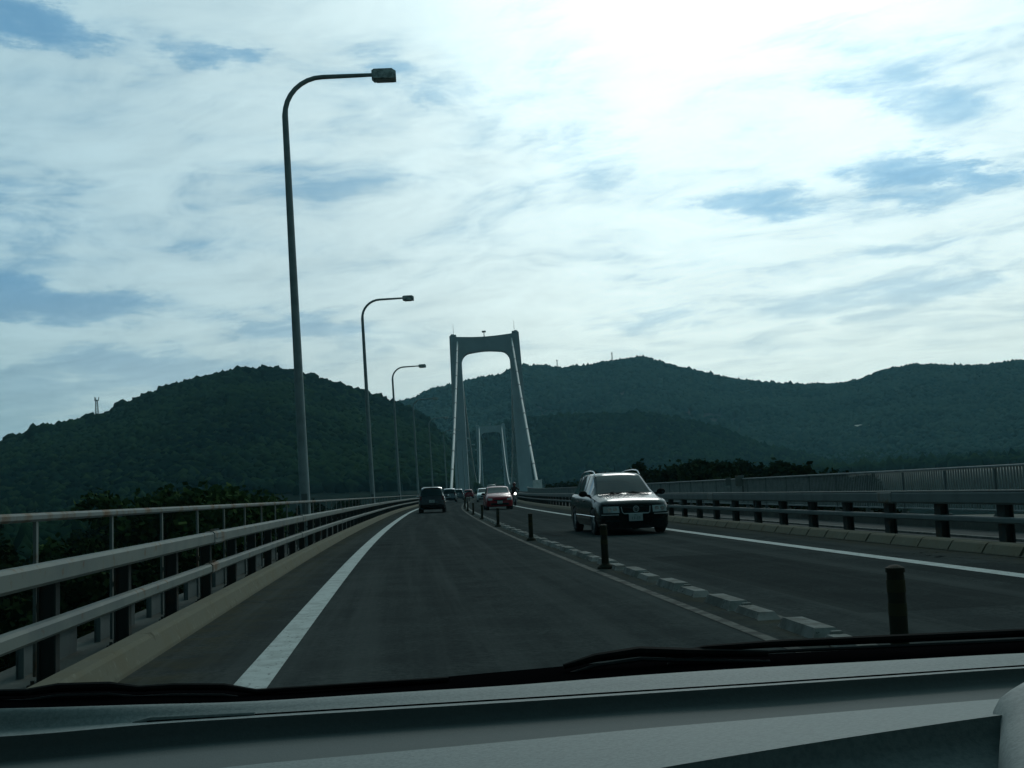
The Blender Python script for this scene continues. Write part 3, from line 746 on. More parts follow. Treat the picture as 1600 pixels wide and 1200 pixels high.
# ================================================================ STREET LAMPS
LS = [27.0+31.7*k for k in range(9)]
lamp = None
for k, s in enumerate(LS):
    if lamp is None:
        lamp = empty('street_lamp', 'x', 'street lamp')
        H = 11.42; r_ = .95; pts = [(0, 0, -.9)]; rr = [.135]
        for z in (0, 2, 4, 6, 8, H-r_): pts.append((0, 0, z)); rr.append(.125-.055*z/H)
        for a in range(1, 9):
            an = math.pi/2*a/8; pts.append((r_*(1-math.cos(an)), 0, H-r_+r_*math.sin(an))); rr.append(.065-.008*a/8)
        split = 7
        m = MB(); m.tube(pts[:split+1], rr[:split+1], 20); m.build('pole', M['mast'], lamp, True)
        pts2 = pts[split:]+[(1.6, 0, H+.005), (2.2, 0, H+.01)]; rr2 = rr[split:]+[.052, .046]
        m = MB(); m.tube(pts2, rr2, 18); m.build('arm', M['mast'], lamp, True)
        m = MB(); m.box((0, 0, 1.0), (.14, .02, .5), .01, Matrix.Translation((0, -.125, 0))); m.build('access_door', M['galv2'], lamp)
        hd = MB()
        V = []
        for x, zt, zb, wy in ((2.16, .09, -.08, .13), (2.22, .12, -.13, .17), (2.66, .12, -.14, .175), (2.76, .05, -.14, .16)):
            V += [(x, -wy, H+zb), (x, wy, H+zb), (x, wy*.75, H+zt), (x, -wy*.75, H+zt)]
        F = [(3, 2, 1, 0), (12, 13, 14, 15)]
        for i in range(3):
            for j in range(4): a = i*4+j; b = i*4+(j+1) % 4; F.append((a, b, b+4, a+4))
        hd.add(V, F); h_ = hd.build('lamp_head', M['lamphead'], lamp)
        m = MB(); m.box((2.46, 0, H-.15), (.36, .24, .025), .008); m.build('lens', M['lens'], h_)
        o = lamp
    else: o = copy_tree(lamp)
    C, R, T, N = frame(s); p = C+R*(-2.40)
    o.location = (p.x, p.y, p.z); o.rotation_euler = (0, 0, -math.atan(off(s)[1]))
    o.scale = (1, 1, 1)
    tag(o, f'tall curved grey street lamp on the left of the road, {ORD[k]} from the camera', 'street lamp', 'street lamps along the left railing')

# ================================================================ SUSPENSION BRIDGE
AX = .0842
def axis(s): return Vector((AX*s, s, 0))
ph = math.atan(AX)
br = empty('suspension_bridge', 'grey suspension bridge with two portal towers and white main cables', 'bridge', axis(335), -ph)
def btower(y, name='tower'):
    zt = 47.8; outer = lambda z: 10.45+(zt-z)/(zt)*1.05 if z > 0 else 11.5+(-z)*.02
    prof_out_r = [(outer(z), z) for z in (-38, 0, 12, 24, 36, zt+.2)]
    topc = [(x, zt-.65*math.cos(x/10.4*math.pi/2)-.0) for x in np.linspace(9.5, -9.5, 12)]
    prof_out_l = [(-x, z) for x, z in reversed(prof_out_r)]
    outline = prof_out_r+topc+prof_out_l
    opening = [(-7.45, -1.5), (-7.4, 12), (-7.35, 26), (-7.3, 39.6)]
    for a in range(1, 8):
        an = math.pi/2*a/8; opening.append((-7.3+3.0*(1-math.cos(an)), 39.6+3.1*math.sin(an)))
    opening += [(x, 42.7+.35*math.cos(x/4.3*math.pi/2)) for x in np.linspace(-4.3, 4.3, 9)]
    opening += [(-x, z) for x, z in reversed(opening[:11])]
    bm = bmesh.new()
    ov = [bm.verts.new((x, 0, z)) for x, z in outline]; iv = [bm.verts.new((x, 0, z)) for x, z in opening]
    e = [bm.edges.new((ov[i], ov[(i+1) % len(ov)])) for i in range(len(ov))]+[bm.edges.new((iv[i], iv[(i+1) % len(iv)])) for i in range(len(iv))]
    bmesh.ops.triangle_fill(bm, use_beauty=True, edges=e)
    ret = bmesh.ops.extrude_face_region(bm, geom=list(bm.faces))
    vv = [g for g in ret['geom'] if isinstance(g, bmesh.types.BMVert)]
    bmesh.ops.translate(bm, vec=(0, 4.6, 0), verts=vv)
    bmesh.ops.translate(bm, vec=(0, y-2.3, 0), verts=list(bm.verts))
    bmesh.ops.recalc_face_normals(bm, faces=list(bm.faces))
    bm.verts.index_update(); V = [tuple(v.co) for v in bm.verts]; F = [[v.index for v in f.verts] for f in bm.faces]; bm.free()
    t = mesh_np(name, V, F, M['tower'], br)
    for sx in (-1, 1):
        m = MB(); m.box((sx*9.3, y, zt+.3), (1.8, 4.0, .5), .1); m.box((sx*9.5, y, zt+.65), (.9, 2.4, .4), .1); m.build('saddle_cover', M['tower'], t)
        m = MB(); m.tube([(sx*9.2, y, zt+1.2), (sx*9.2, y, zt+4.0)], [.07, .03], 6); m.build('lightning_rod', M['rope'], t)
        m = MB()    # recessed corner panels running down each leg front
        m.box((sx*8.9, y-2.36, 20), (.25, .12, 34), 0); m.build('leg_rib', M['tower'], t)
    m = MB(); m.tube([(0, y, zt-.6), (0, y, zt+.9)], [.16, .12], 8); m.box((0, y, zt+1.15), (1.2, .8, .5), .1); m.build('beacon', M['rope'], t)
    return t
btower(0); t2 = btower(474); t2['label'] = 'far smaller looking tower framed by the nearer one'
def cable_pts(x, a, b):
    pts = []
    for y in np.linspace(a, b, 40):
        if y < 0: u = -y/124.0; z = 47.0*(1-u)+1.6*u-3.0*4*u*(1-u)*.5
        elif y <= 474: u = y/474*2-1; z = 3.2+43.8*u*u
        else: u = (y-474)/124.0; z = 47.0*(1-u)+1.6*u-3.0*4*u*(1-u)*.5
        pts.append((x, y, z))
    return pts
for sx in (-1, 1):
    m = MB(); pp = cable_pts(sx*8.15, -124, 0)[:-1]+cable_pts(sx*8.15, 0, 474)[:-1]+cable_pts(sx*8.15, 474, 598)
    m.tube(pp, .27, 10); c = m.build('main_cable', M['cable'], br, True)
    for y in [-124+12.4*k for k in range(1, 10)]:
        u = -y/124; z = 47.0*(1-u)+1.6*u-6.0*u*(1-u)
        m = MB(); m.cyl((sx*8.15, y, z), (0, 1, .33), .33, .7, 12); m.build('cable_band', M['rope'], c)
    for y in [14+14*k for k in range(33)]:
        u = y/474*2-1; z = 3.2+43.8*u*u
        m = MB(); m.tube([(sx*8.15, y, -1.2), (sx*8.15, y, z)], .07, 6); m.build('hanger', M['rope'], br)
m = MB(); gp = [(-10.2, -.9), (-9.2, -.45), (9.2, -.45), (10.2, -.9), (7.0, -2.6), (-7.0, -2.6)]
V = []; F = []
ys = [-128, -60, 0, 118, 237, 355, 474, 600]
for y in ys: V += [(x, y, z) for x, z in gp]
for i in range(len(ys)-1):
    for k in range(6): a = i*6+k; b = i*6+(k+1) % 6; F.append((a, a+6, b+6, b))
F += [tuple(range(6)), tuple(range(len(ys)*6-1, len(ys)*6-7, -1))]
m.add(V, F); m.build('deck_girder', M['tower'], br)
for y in (0, 474):
    m = MB(); m.box((0, y, -5.2), (22.4, 4.2, 4.0), .1); m.build('cross_beam', M['tower'], br)
    for sx in (-1, 1):
        m = MB(); m.box((sx*9.4, y, -38.5), (9, 12, 9), .3); m.build('pier_foot', M['conc'], br)
m = MB(); m.box((0, -136, -20.5), (24, 16, 38), .3); m.build('anchorage', M['conc'], br)
m = MB(); m.box((0, 612, -20.5), (24, 16, 38), .3); m.build('anchorage', M['conc'], br)
def abox(x, y, z, d, lab):
    m = MB(); m.box((x, y, z), d, .08); m.box((x, y, z-d[2]/2-1.4), (d[0]*.55, d[1]*.6, 2.8), .05); m.box((x, y, z+d[2]/2+.03), (d[0]+.12, d[1]+.12, .07), .02)
    o = m.build('cable_end_cover', M['white'], br); o['label'] = lab
abox(8.15, -124.5, 1.6, (1.65, 1.6, 1.5), 'white box where the right cable meets the deck')
abox(-8.1, -124.5, 1.1, (.85, 1.4, 1.1), 'white box where the left cable meets the deck')
m = MB(); m.tube([(-9.2, -124, -1), (-9.2, -124, .9), (-9.2, -124, 1.25), (-9.2, -124, 1.4)], [.32, .32, .25, .05], 12); m.build('vent_pipe', M['white'], br, True)

# ================================================================ small things on the hills
def hill_at(az, e_t, r0, r1):
    """the point of the hill sheet met by a sight line (azimuth, elevation tangent)"""
    for r in np.arange(r0, r1, 4):
        z = float(terrain(az, r)[2])
        if z-1.1 > e_t*r: break
    return float(terrain(az, r)[0]), float(terrain(az, r)[1]), z
def mast_tower(az, r, h, wb, lab):
    x, y, z = [float(q) for q in terrain(az, r)]
    o = empty('antenna_tower', lab, 'antenna tower', (x, y, z), 0)
    m = MB(); nb = 9
    cor = [(-1, -1), (1, -1), (1, 1), (-1, 1)]
    def pt(i, t): k = wb*(1-.55*t)/2; return Vector((cor[i][0]*k, cor[i][1]*k, t*h))
    for i in range(4): m.tube([pt(i, 0), pt(i, 1)], .16*wb/2.5, 5)
    for b in range(nb):
        for i in range(4):
            m.tube([pt(i, b/nb), pt((i+1) % 4, (b+1)/nb)], .09*wb/2.5, 4); m.tube([pt(i, b/nb), pt((i+1) % 4, b/nb)], .09*wb/2.5, 4)
    m.build('lattice', M['latt'], o)
    m = MB(); m.box((0, 0, h), (wb*1.0, wb*1.0, .5*wb/2.5), .05); m.build('platform', M['latt'], o)
    for i in range(3):
        a = i*2.1; m = MB(); m.box((math.cos(a)*wb*.6, math.sin(a)*wb*.6, h+1.0*wb/2.5), (.45*wb/2.5, .45*wb/2.5, 2.2*wb/2.5), .05); m.build('antenna_panel', M['latt'], o)
mast_tower(-14.39, 745, 15.0, 2.3, 'pale lattice antenna tower on the left hill slope')
mast_tower(8.46, 1545, 17, 2.2, 'thin antenna mast on the back ridge, nearer the bridge tower')
mast_tower(11.29, 1555, 16, 2.2, 'thin antenna mast just left of the highest peak')
def house(az, e_t, w, d, h, lab, r0=1030, roofm='roofwhite', rot=0.0, roofh=1.2):
    x, y, z = hill_at(az, e_t, r0, 1600)
    o = empty('hill_building', lab, 'building', (x, y, z-1), -math.radians(az)+rot)
    b = MB(); b.box((0, 0, h/2+.5), (w, d, h+1), .05); wl = b.build('wall', M['wallpale'], o)
    for i in range(int(w/5)):
        q = MB(); q.box((-w/2+2.5+i*5, -d/2-.02, h*.6+1), (1.8, .1, 1.4), 0); q.build('window', M['carglass'], wl)
    V = [(-w/2-.5, -d/2-.6, h+1), (w/2+.5, -d/2-.6, h+1), (w/2+.5, d/2+.6, h+1), (-w/2-.5, d/2+.6, h+1), (-w/2-.5, 0, h+1+roofh), (w/2+.5, 0, h+1+roofh)]
    q = MB(); q.add(V, [(0, 1, 5, 4), (2, 3, 4, 5), (0, 4, 3), (1, 2, 5), (0, 3, 2, 1)]); q.build('roof', M[roofm], o)
house(23.25, .0300, 17, 9, 1.5, 'long low building with a bright roof on the right hillside', roofh=2.6)
house(24.25, .0400, 6, 5, 2.5, 'small pale house above the long bright roof')
house(24.45, .0335, 9, 6, 2.5, 'pale house just right of the long bright roof')
house(19.2, .0150, 12, 6, 2.5, 'faint pale house low on the hillside right of the wooded spur')
# ================================================================ VEHICLES
def pl(y, tab):
    return float(np.interp(y, [a for a, _ in tab], [b for _, b in tab]))
def make_car(spec, name, label, cat='car', group=None):
    """x across, y from nose (0) to tail (L), z up; a lofted shell whose glass is cut out of the same sections"""
    root = empty(name, label, cat, group=group)
    L = spec['L']; W = spec['W']; TOP = spec['top']; ZB = spec['zb']; BELT = spec['belt']; WT = spec['wt']
    wr = spec['wr']; yw = spec['wheels']; glass = spec['glass']; paint = M[spec['paint']]
    ys = set([0, .02, .05, .09, .14, .2, .28, .38, L, L-.02, L-.05, L-.09, L-.15, L-.22, L-.32])
    for a in np.arange(.45, L-.35, .11): ys.add(round(float(a), 3))
    for q in yw:
        for a in np.linspace(-1, 1, 13): ys.add(round(q+a*(wr+.055), 4))
    for g in glass:
        for v in g[1:3]: ys.add(v)
    ys = sorted(ys); ys = [y for i, y in enumerate(ys) if i == 0 or y-ys[i-1] > .006]
    rings = []
    for y in ys:
        w = pl(y, W); zt = pl(y, TOP); zb = pl(y, ZB); be = min(pl(y, BELT), zt-.035); wt = min(pl(y, WT), w-.05)
        up = zt-be
        arch = zb
        for q in yw:
            d = abs(y-q)
            if d < wr+.05: arch = max(arch, wr+math.sqrt((wr+.05)**2-d*d)-.01)
        arch = min(arch, be-.12)
        mid = zb+(be-zb)*.45
        R_ = [(0, max(zb, min(arch, zb+.35))), (w-.20, max(zb, arch)), (w-.035, max(zb+.03, arch)), (w-.004, max(zb+.14, arch+.002)), (w, max(mid, arch+.005)),
              (w-.012, max(be-.10, arch+.02)), (w-.05 if up > .1 else w-.05, be), (min(w-.075, max(wt, w-.09)), be+min(.03, up*.3)), (wt, zt-min(.05, up*.25)), (wt-.07, zt-min(.008, up*.05)), (wt*.5, zt+.012), (0, zt+.018)]
        rings.append(R_)
    n = 12
    V = []
    for y, R_ in zip(ys, rings):
        for x, z in R_: V.append((x, y, z))
        for x, z in reversed(R_[1:-1]): V.append((-x, y, z))
    m = 2*n-2
    groups = {'body': []}; gi = {}
    def cell(k):   # ring segment number 0..m-1 -> (segment on the half, side)
        return (k, 1) if k < n-1 else (m-1-k, -1)
    for i in range(len(ys)-1):
        yc = (ys[i]+ys[i+1])/2
        for k in range(m):
            seg, side = cell(k); a = i*m+k; b = i*m+(k+1) % m; f = (a, b, b+m, a+m)
            dest = 'body'
            for nm, y0, y1, s0, s1 in glass:
                if y0 <= yc <= y1 and s0 <= seg <= s1:
                    dest = nm+('' if s1 > 8 else '#%d' % side)+'@%.2f' % y0; break
            groups.setdefault(dest, []).append(f)
    groups['body'].append(tuple(range(m-1, -1, -1))); groups['body'].append(tuple(range((len(ys)-1)*m, len(ys)*m)))
    for nm, fs in groups.items():
        ids = sorted({i for f in fs for i in f}); mp = {a: b for b, a in enumerate(ids)}
        o = mesh_np(nm.split('#')[0].split('@')[0], [V[i] for i in ids], [[mp[i] for i in f] for f in fs], paint if nm == 'body' else M['blackpl'] if nm.startswith('pillar') else M['sideglass'] if nm.startswith('side') else M['carglass'], root, True)
        if nm == 'body':
            body = o
            for p_ in o.data.polygons:
                if len(p_.vertices) > 4: p_.use_smooth = False
    # wheels
    def inv(tab, v, rear=False):
        """first y (from the nose, or from the tail) where tab >= v"""
        yy = np.linspace(0, L*.45, 400) if not rear else np.linspace(L, L*.6, 400)
        for y in yy:
            if pl(y, tab) >= v: return float(y)
        return float(yy[-1])
    yf = lambda x, z, rear=False: (max if not rear else min)(inv(W, abs(x)+.004, rear), inv(TOP, z, rear))
    for q in yw:
        for sx in (-1, 1):
            xw = sx*(pl(q, W)-.10)
            t = MB(); pr = [(-.10, wr*.66), (-.105, wr*.9), (-.085, wr*.985), (-.05, wr), (.05, wr), (.085, wr*.985), (.105, wr*.9), (.10, wr*.66)]
            V2 = []; F2 = []; N2 = 28
            for a in range(N2):
                an = 2*math.pi*a/N2
                for x, r in pr: V2.append((xw+x, q+math.cos(an)*r, wr+math.sin(an)*r))
            for a in range(N2):
                for k in range(7): i0 = a*8+k; i1 = ((a+1) % N2)*8+k; F2.append((i0, i1, i1+1, i0+1))
            wh = empty('wheel', None, None); wh.parent = root; del_keys(wh)
            t.add(V2, F2).build('tyre', M['tyre'], wh, True)
            r = MB(); r.cyl((xw+sx*.06, q, wr), (1, 0, 0), wr*.16, .05, 14)
            for a in range(7):
                an = 2*math.pi*a/7; c = Vector((xw+sx*.055, q, wr)); d = Vector((0, math.cos(an), math.sin(an)))
                r.tube([c+d*wr*.1, c+d*wr*.66], [wr*.10, wr*.07], 6)
            r.tube([(xw+sx*.02, q, wr), (xw+sx*.09, q, wr)], [wr*.67, wr*.67], 28, cap=False)
            r.cyl((xw, q, wr), (1, 0, 0), wr*.66, .03, 28)
            r.build('rim', M['rim'], wh)
    m_ = MB(); m_.box((0, L/2, .30), (2*pl(L/2, W)-.42, L-.5, .16), .03); m_.build('underbody', M['blackpl'], root)
    # curved panels that lie on the nose or the tail
    def patch(nm, x0, x1, z0, z1, mat, rear=False, out=.008, nx=10, nz=4, shape=None, parent=root, thick=.02):
        Vp = []
        for lay in (0, 1):
            for j in range(nz+1):
                for i in range(nx+1):
                    x = x0+(x1-x0)*i/nx; zz0, zz1 = z0, z1
                    if shape: zz0, zz1 = shape(x)
                    z = zz0+(zz1-zz0)*j/nz; y = yf(x, z, rear)
                    o_ = out if lay == 0 else out-thick
                    Vp.append((x, y-o_ if not rear else y+o_, z))
        Fp = []; q = (nx+1)*(nz+1)
        for j in range(nz):
            for i in range(nx):
                a = j*(nx+1)+i; f = (a, a+1, a+nx+2, a+nx+1); Fp.append(f if not rear else f[::-1]); Fp.append(tuple(v+q for v in reversed(f)))
        edge = [i for i in range(nx+1)]+[j*(nx+1)+nx for j in range(1, nz+1)]+[nz*(nx+1)+i for i in range(nx-1, -1, -1)]+[j*(nx+1) for j in range(nz-1, 0, -1)]
        for a, b in zip(edge, edge[1:]+edge[:1]): Fp.append((b, a, a+q, b+q))
        return mesh_np(nm, Vp, Fp, mat, parent, False)
    for it in spec.get('patches', []): patch(*it[0], **it[1])
    # mirrors
    if 'mirror' in spec:
        my, mz = spec['mirror']
        for sx in (-1, 1):
            xb = sx*(pl(my, W)-.04); q = MB()
            q.sphere((xb+sx*.15, my, mz), .11, 14, (1.0, .62, .68)); q.tube([(xb-sx*.03, my+.03, mz-.06), (xb+sx*.10, my+.01, mz-.02)], [.035, .03], 8)
            mm = q.build('mirror', M[spec.get('mirrorm', 'blackpl')], root, True)
            g2 = MB(); g2.sphere((xb+sx*.17, my+.05, mz), .095, 12, (1, .35, .62)); g2.build('mirror_glass', M['chrome'], mm, True)
    if spec.get('rails'):
        y0, y1 = spec['rails']
        for sx in (-1, 1):
            pts = []
            for i in range(13):
                t = i/12; y = y0+(y1-y0)*t; x = sx*(pl(y, WT)-.045); z = pl(y, TOP)+.062*min(1, math.sin(math.pi*min(max(t, .001), .999))*3.2)+.01
                pts.append((x, y, z))
            q = MB(); q.tube(pts, .016, 8); q.build('roof_rail', M['silver' if spec.get('railm') is None else spec['railm']], root, True)
    return root, patch, yf
def del_keys(o):
    for k in ('label', 'category', 'group'):
        if k in o: del o[k]
def text_mesh(name, body, size, mat, parent, T, depth=.002):
    cu = bpy.data.curves.new('t', 'FONT'); cu.body = body; cu.size = size; cu.extrude = depth; cu.align_x = 'CENTER'; cu.align_y = 'CENTER'
    tmp = bpy.data.objects.new('t', cu); COL.objects.link(tmp); bpy.context.view_layer.update()
    me = bpy.data.meshes.new_from_object(tmp); bpy.data.objects.remove(tmp)
    me.transform(T); me.materials.clear(); me.materials.append(mat); me.name = name
    o = bpy.data.objects.new(name, me); return link(o, parent)

def place_car(root, s, l, oncoming, yawd=0):
    """nose of an oncoming car, or tail of a car going our way, at (s, l)"""
    T = TM(s, l, 0, rad(yawd))
    if not oncoming:       # car drives along +s: its tail stands at s
        T = T @ Matrix.Translation((0, root['len'], 0)) @ Matrix.Rotation(math.pi, 4, 'Z')
    del root['len']
    root.matrix_world = T
def plate(root, x, y, z, rear, top, num, w=.33, h=.165):
    sg_ = 1 if rear else -1
    q = MB(); q.box((x, y+sg_*.012, z), (w, .012, h), .004); pm = q.build('number_plate', M['plate'], root)
    rx = Matrix.Rotation(math.pi/2, 4, 'X')
    if rear: rx = Matrix.Rotation(math.pi, 4, 'Z') @ rx
    yy = y+sg_*.0205
    text_mesh('plate_text', num, .092, M['plategreen'], pm, Matrix.Translation((x, yy, z-.022)) @ rx)
    text_mesh('plate_text', top, .042, M['plategreen'], pm, Matrix.Translation((x, yy, z+.055)) @ rx)

# ---- dark green estate car, oncoming
L = 4.66
wag = dict(L=L, paint='darkgreen', wr=.315, wheels=(.92, 3.62), mirror=(1.50, .98), rails=(1.98, 4.25),
    W=[(0, .50), (.03, .60), (.08, .70), (.16, .775), (.28, .825), (.5, .855), (.9, .87), (2.2, .873), (3.6, .868), (4.3, .845), (4.55, .80), (4.63, .74), (L, .62)],
    top=[(0, .50), (.02, .53), (.035, .60), (.06, .665), (.12, .73), (.22, .785), (.40, .835), (.8, .895), (1.18, .94), (1.24, .95), (1.5, 1.12), (1.8, 1.31), (2.02, 1.425), (2.2, 1.462), (2.8, 1.485), (3.6, 1.47), (4.15, 1.42), (4.40, 1.22), (4.58, .95), (4.64, .88), (L, .6)],
    zb=[(0, .24), (.05, .19), (.3, .17), (4.2, .19), (4.55, .24), (L, .32)],
    belt=[(0, .46), (.1, .66), (.3, .76), (.9, .84), (1.3, .895), (2.5, .92), (4.2, .95), (4.6, .85), (L, .55)],
    wt=[(0, .40), (.1, .55), (.3, .66), (.9, .72), (1.2, .745), (1.5, .69), (1.8, .635), (2.05, .605), (2.8, .605), (3.8, .585), (4.2, .57), (4.6, .62), (L, .5)],
    glass=[('windscreen', 1.30, 1.98, 9, 11), ('side_window', 1.62, 2.42, 7, 7), ('pillar_trim', 2.42, 2.50, 7, 7), ('side_window', 2.50, 3.28, 7, 7), ('pillar_trim', 3.28, 3.38, 7, 7), ('side_window', 3.38, 4.16, 7, 7), ('rear_window', 4.17, 4.44, 9, 11)])
estate, patch, yf = make_car(wag, 'estate_car', 'dark green estate car with roof rails driving towards the camera in the opposite lane', group=None)
estate['len'] = L
patch('grille', -.335, .335, .52, .665, M['blackpl'], out=.006, shape=lambda x: (.50+.03*(abs(x) > .28), .672))
gsh = lambda x: (.497, .509)
fr = patch('grille_frame', -.29, .29, .49, .506, M['trim'], out=.016, nz=1)
for sx in (-1, 1):
    q = MB(); q.tube([(sx*.29, yf(.29, .50)-.014, .498), (sx*.325, yf(.325, .55)-.014, .53), (sx*.345, yf(.345, .66)-.014, .655)], .008, 6); q.build('grille_frame', M['trim'], estate)
for z in (.535, .57, .605, .64):
    patch('grille_bar', -.32, .32, z-.004, z+.004, M['postm'], out=.014, nz=1)
q = MB(); ye = yf(0, .60)-.028
N2 = 30
for a in range(N2):
    a0 = 2*math.pi*a/N2; a1 = 2*math.pi*(a+1)/N2
    q.tube([(math.cos(a0)*.066, ye, .60+math.sin(a0)*.066), (math.cos(a1)*.066, ye, .60+math.sin(a1)*.066)], .006, 6)
for pts in ([(-.026, .651), (0, .607), (.026, .651)], [(-.048, .632), (-.024, .553), (0, .598), (.024, .553), (.048, .632)]):
    q.tube([(x, ye, z) for x, z in pts], .0055, 6)
q.build('round_emblem', M['trim'], estate)
for sx in (-1, 1):
    a, b = sorted((sx*.40, sx*.755))
    hl = patch('headlight', a, b, .53, .67, M['head'], out=.010, shape=lambda x: (.515+.012*abs(x), .665+.012*abs(x)))
    for xx in (.50, .63):
        q = MB(); q.cyl((sx*xx, yf(xx, .60)-.012, .60), (0, 1, 0), .052, .012, 20); q.build('lamp_bowl', M['chrome'], hl)
    a, b = sorted((sx*.42, sx*.79))
    patch('bumper_strip', a, b, .468, .486, M['trim'], out=.016, nz=1, thick=.03)
    a, b = sorted((sx*.40, sx*.72))
    fg = patch('fog_lamp', a, b, .31, .37, M['carglass'], out=.014, nz=2, shape=lambda x: (.315, .36))
patch('lower_bumper', -.80, .80, .20, .455, M['blackpl'], out=.006, nx=20)
patch('bumper_lip', -.76, .76, .150, .235, M['blackpl'], out=.02, nz=2, thick=.05)
plate(estate, -.02, yf(0, .42)-.012, .405, False, '58 3', '17-23')
for sx in (-1, 1):
    q = MB()
    q.tube([(sx*.60, 1.20, .958), (sx*.05, 1.27, .985)], .008, 5); q.tube([(sx*.35-.05, 1.235, .985), (sx*.2-.02, 1.33, 1.02)], .006, 5)
    q.build('wiper', M['blackpl'], estate)
    q = MB(); q.tube([(sx*.868, .62, .44), (sx*.878, 1.5, .45), (sx*.88, 2.4, .46), (sx*.876, 3.25, .46)], .012, 6); q.build('side_moulding', M['chrome'], estate)
    for y in (2.15, 3.05):
        q = MB(); q.box((sx*.872, y, .80), (.03, .16, .025), .008); q.build('door_handle', M['darkgreen'], estate)
    a, b = sorted((sx*.55, sx*.79)); patch('tail_light', a, b, .62, .86, M['tail'], rear=True, out=.01)
q = MB(); q.tube([(.35, 3.95, 1.45), (.35, 4.1, 1.78)], [.006, .003], 5); q.build('aerial', M['blackpl'], estate)
place_car(estate, 26.0, 5.30, True, 1.5)

# ---- hatch / van family
def hatch(name, label, paint, L=3.8, hw=.83, H=1.6, nose='short', hy=1.0, group=None, wr=.29, hatchy=.25, mm='blackpl', rearwin=(None, None)):
    sp = dict(L=L, paint=paint, wr=wr, wheels=(.72, L-.62), mirror=(1.25*hy, 1.0), mirrorm=mm,
        W=[(0, hw-.32), (.03, hw-.22), (.08, hw-.13), (.18, hw-.06), (.35, hw-.02), (.8, hw), (L-.8, hw), (L-.3, hw-.015), (L-.1, hw-.05), (L-.03, hw-.10), (L, hw-.16)],
        top=[(0, .48), (.03, .6), (.08, .69), (.2, .79), (.5, .90), (.9*hy, .99), (1.0*hy, 1.02), (1.35*hy, H-.27), (1.7*hy, H-.07), (1.95*hy, H-.01), (2.4, H), (L-.7, H-.015), (L-hatchy-.14, H-.06), (L-hatchy, H-.16), (L-.10, 1.02), (L-.03, .86), (L, .55)],
        zb=[(0, .26), (.1, .2), (.4, .19), (L-.4, .2), (L-.06, .27), (L, .33)],
        belt=[(0, .44), (.1, .66), (.4, .8), (.9, .9), (1.5, .95), (L-.5, .99), (L-.1, .95), (L, .5)],
        wt=[(0, hw-.45), (.2, hw-.2), (.8, hw-.12), (1.0*hy, hw-.1), (1.6*hy, hw-.17), (2.0*hy, hw-.19), (L-.9, hw-.19), (L-hatchy, hw-.20), (L-.08, hw-.12), (L, hw-.2)],
        glass=[('windscreen', 1.03*hy, 1.7*hy, 9, 11), ('side_window', 1.42*hy, 1.55*hy+.55, 7, 7), ('side_window', 1.65*hy+.52, L-.95, 7, 7), ('side_window', L-.86, L-.42, 7, 7), ('rear_window', L-hatchy-.02, L-.105, 9, 11)])
    c, p_, y_ = make_car(sp, name, label, group=group); c['len'] = L
    return c, p_, y_
# black small hatchback ahead
c, patch, yf = hatch('hatchback_car', 'small black hatchback seen from behind, ahead in our lane', 'blackpaint', 3.7, .815, 1.56, hatchy=.40)
for sx in (-1, 1):
    a, b = sorted((sx*.60, sx*.745)); patch('tail_light', a, b, .78, 1.02, M['tail'], rear=True, out=.012)
    a, b = sorted((sx*.40, sx*.56)); patch('rear_reflector', a, b, .36, .40, M['tail'], rear=True, out=.012, nz=1)
patch('rear_bumper', -.68, .68, .34, .50, M['blackpl'], rear=True, out=.03)
plate(c, 0, yf(0, .68, True)+.01, .70, True, '50 1', '61-05')
q = MB(); q.tube([(0, 3.36, 1.33), (0, 3.5, 1.20)], .008, 5); q.build('rear_wiper', M['blackpl'], c)
q = MB(); q.box((0, 3.16, 1.565), (1.05, .16, .03), .01); q.build('roof_spoiler', M['silver'], c)
q = MB(); q.tube([(0, 2.9, 1.55), (0, 3.05, 1.78)], [.008, .004], 5); q.build('aerial', M['blackpl'], c)
place_car(c, 68.0, .55, False, -1.0)
# red saloon-hatch oncoming
c, patch, yf = hatch('hatchback_car', 'red hatchback coming towards the camera behind the estate car', 'redpaint', 4.1, .85, 1.47, hy=1.1)
for sx in (-1, 1):
    a, b = sorted((sx*.46, sx*.74)); patch('headlight', a, b, .62, .74, M['head'], out=.012, shape=lambda x: (.60, .68+.06*abs(x)))
patch('grille', -.36, .36, .56, .64, M['blackpl'], out=.008)
patch('air_intake', -.55, .55, .30, .42, M['blackpl'], out=.008)
plate(c, 0, yf(0, .48)-.01, .48, False, '33 5', '40-18')
place_car(c, 70.0, 4.75, True, 1.0)
# silver van-like car ahead, then a grey one, then a dark one
c, patch, yf = hatch('people_carrier', 'silver people carrier ahead, right behind the black hatchback in view', 'silver', 4.4, .86, 1.68, hatchy=.22, hy=.9)
for sx in (-1, 1):
    a, b = sorted((sx*.62, sx*.78)); patch('tail_light', a, b, .80, 1.2, M['tail'], rear=True, out=.012)
plate(c, 0, yf(0, .7, True)+.01, .74, True, '50 2', '20-64')
patch('rear_bumper', -.7, .7, .34, .52, M['blackpl'], rear=True, out=.03)
place_car(c, 137.0, .45, False, 0)
c, patch, yf = hatch('people_carrier', 'grey people carrier farther ahead, just right of the silver one', 'greypaint', 4.3, .85, 1.62, hatchy=.22, hy=.9)
for sx in (-1, 1):
    a, b = sorted((sx*.62, sx*.77)); patch('tail_light', a, b, .80, 1.15, M['tail'], rear=True, out=.012)
plate(c, 0, yf(0, .7, True)+.01, .74, True, '50 3', '81-22')
place_car(c, 163.0, .55, False, 0)
c, patch, yf = hatch('hatchback_car', 'dark red car far ahead, rightmost of the cars going our way', 'redpaint', 4.0, .84, 1.5, hatchy=.35)
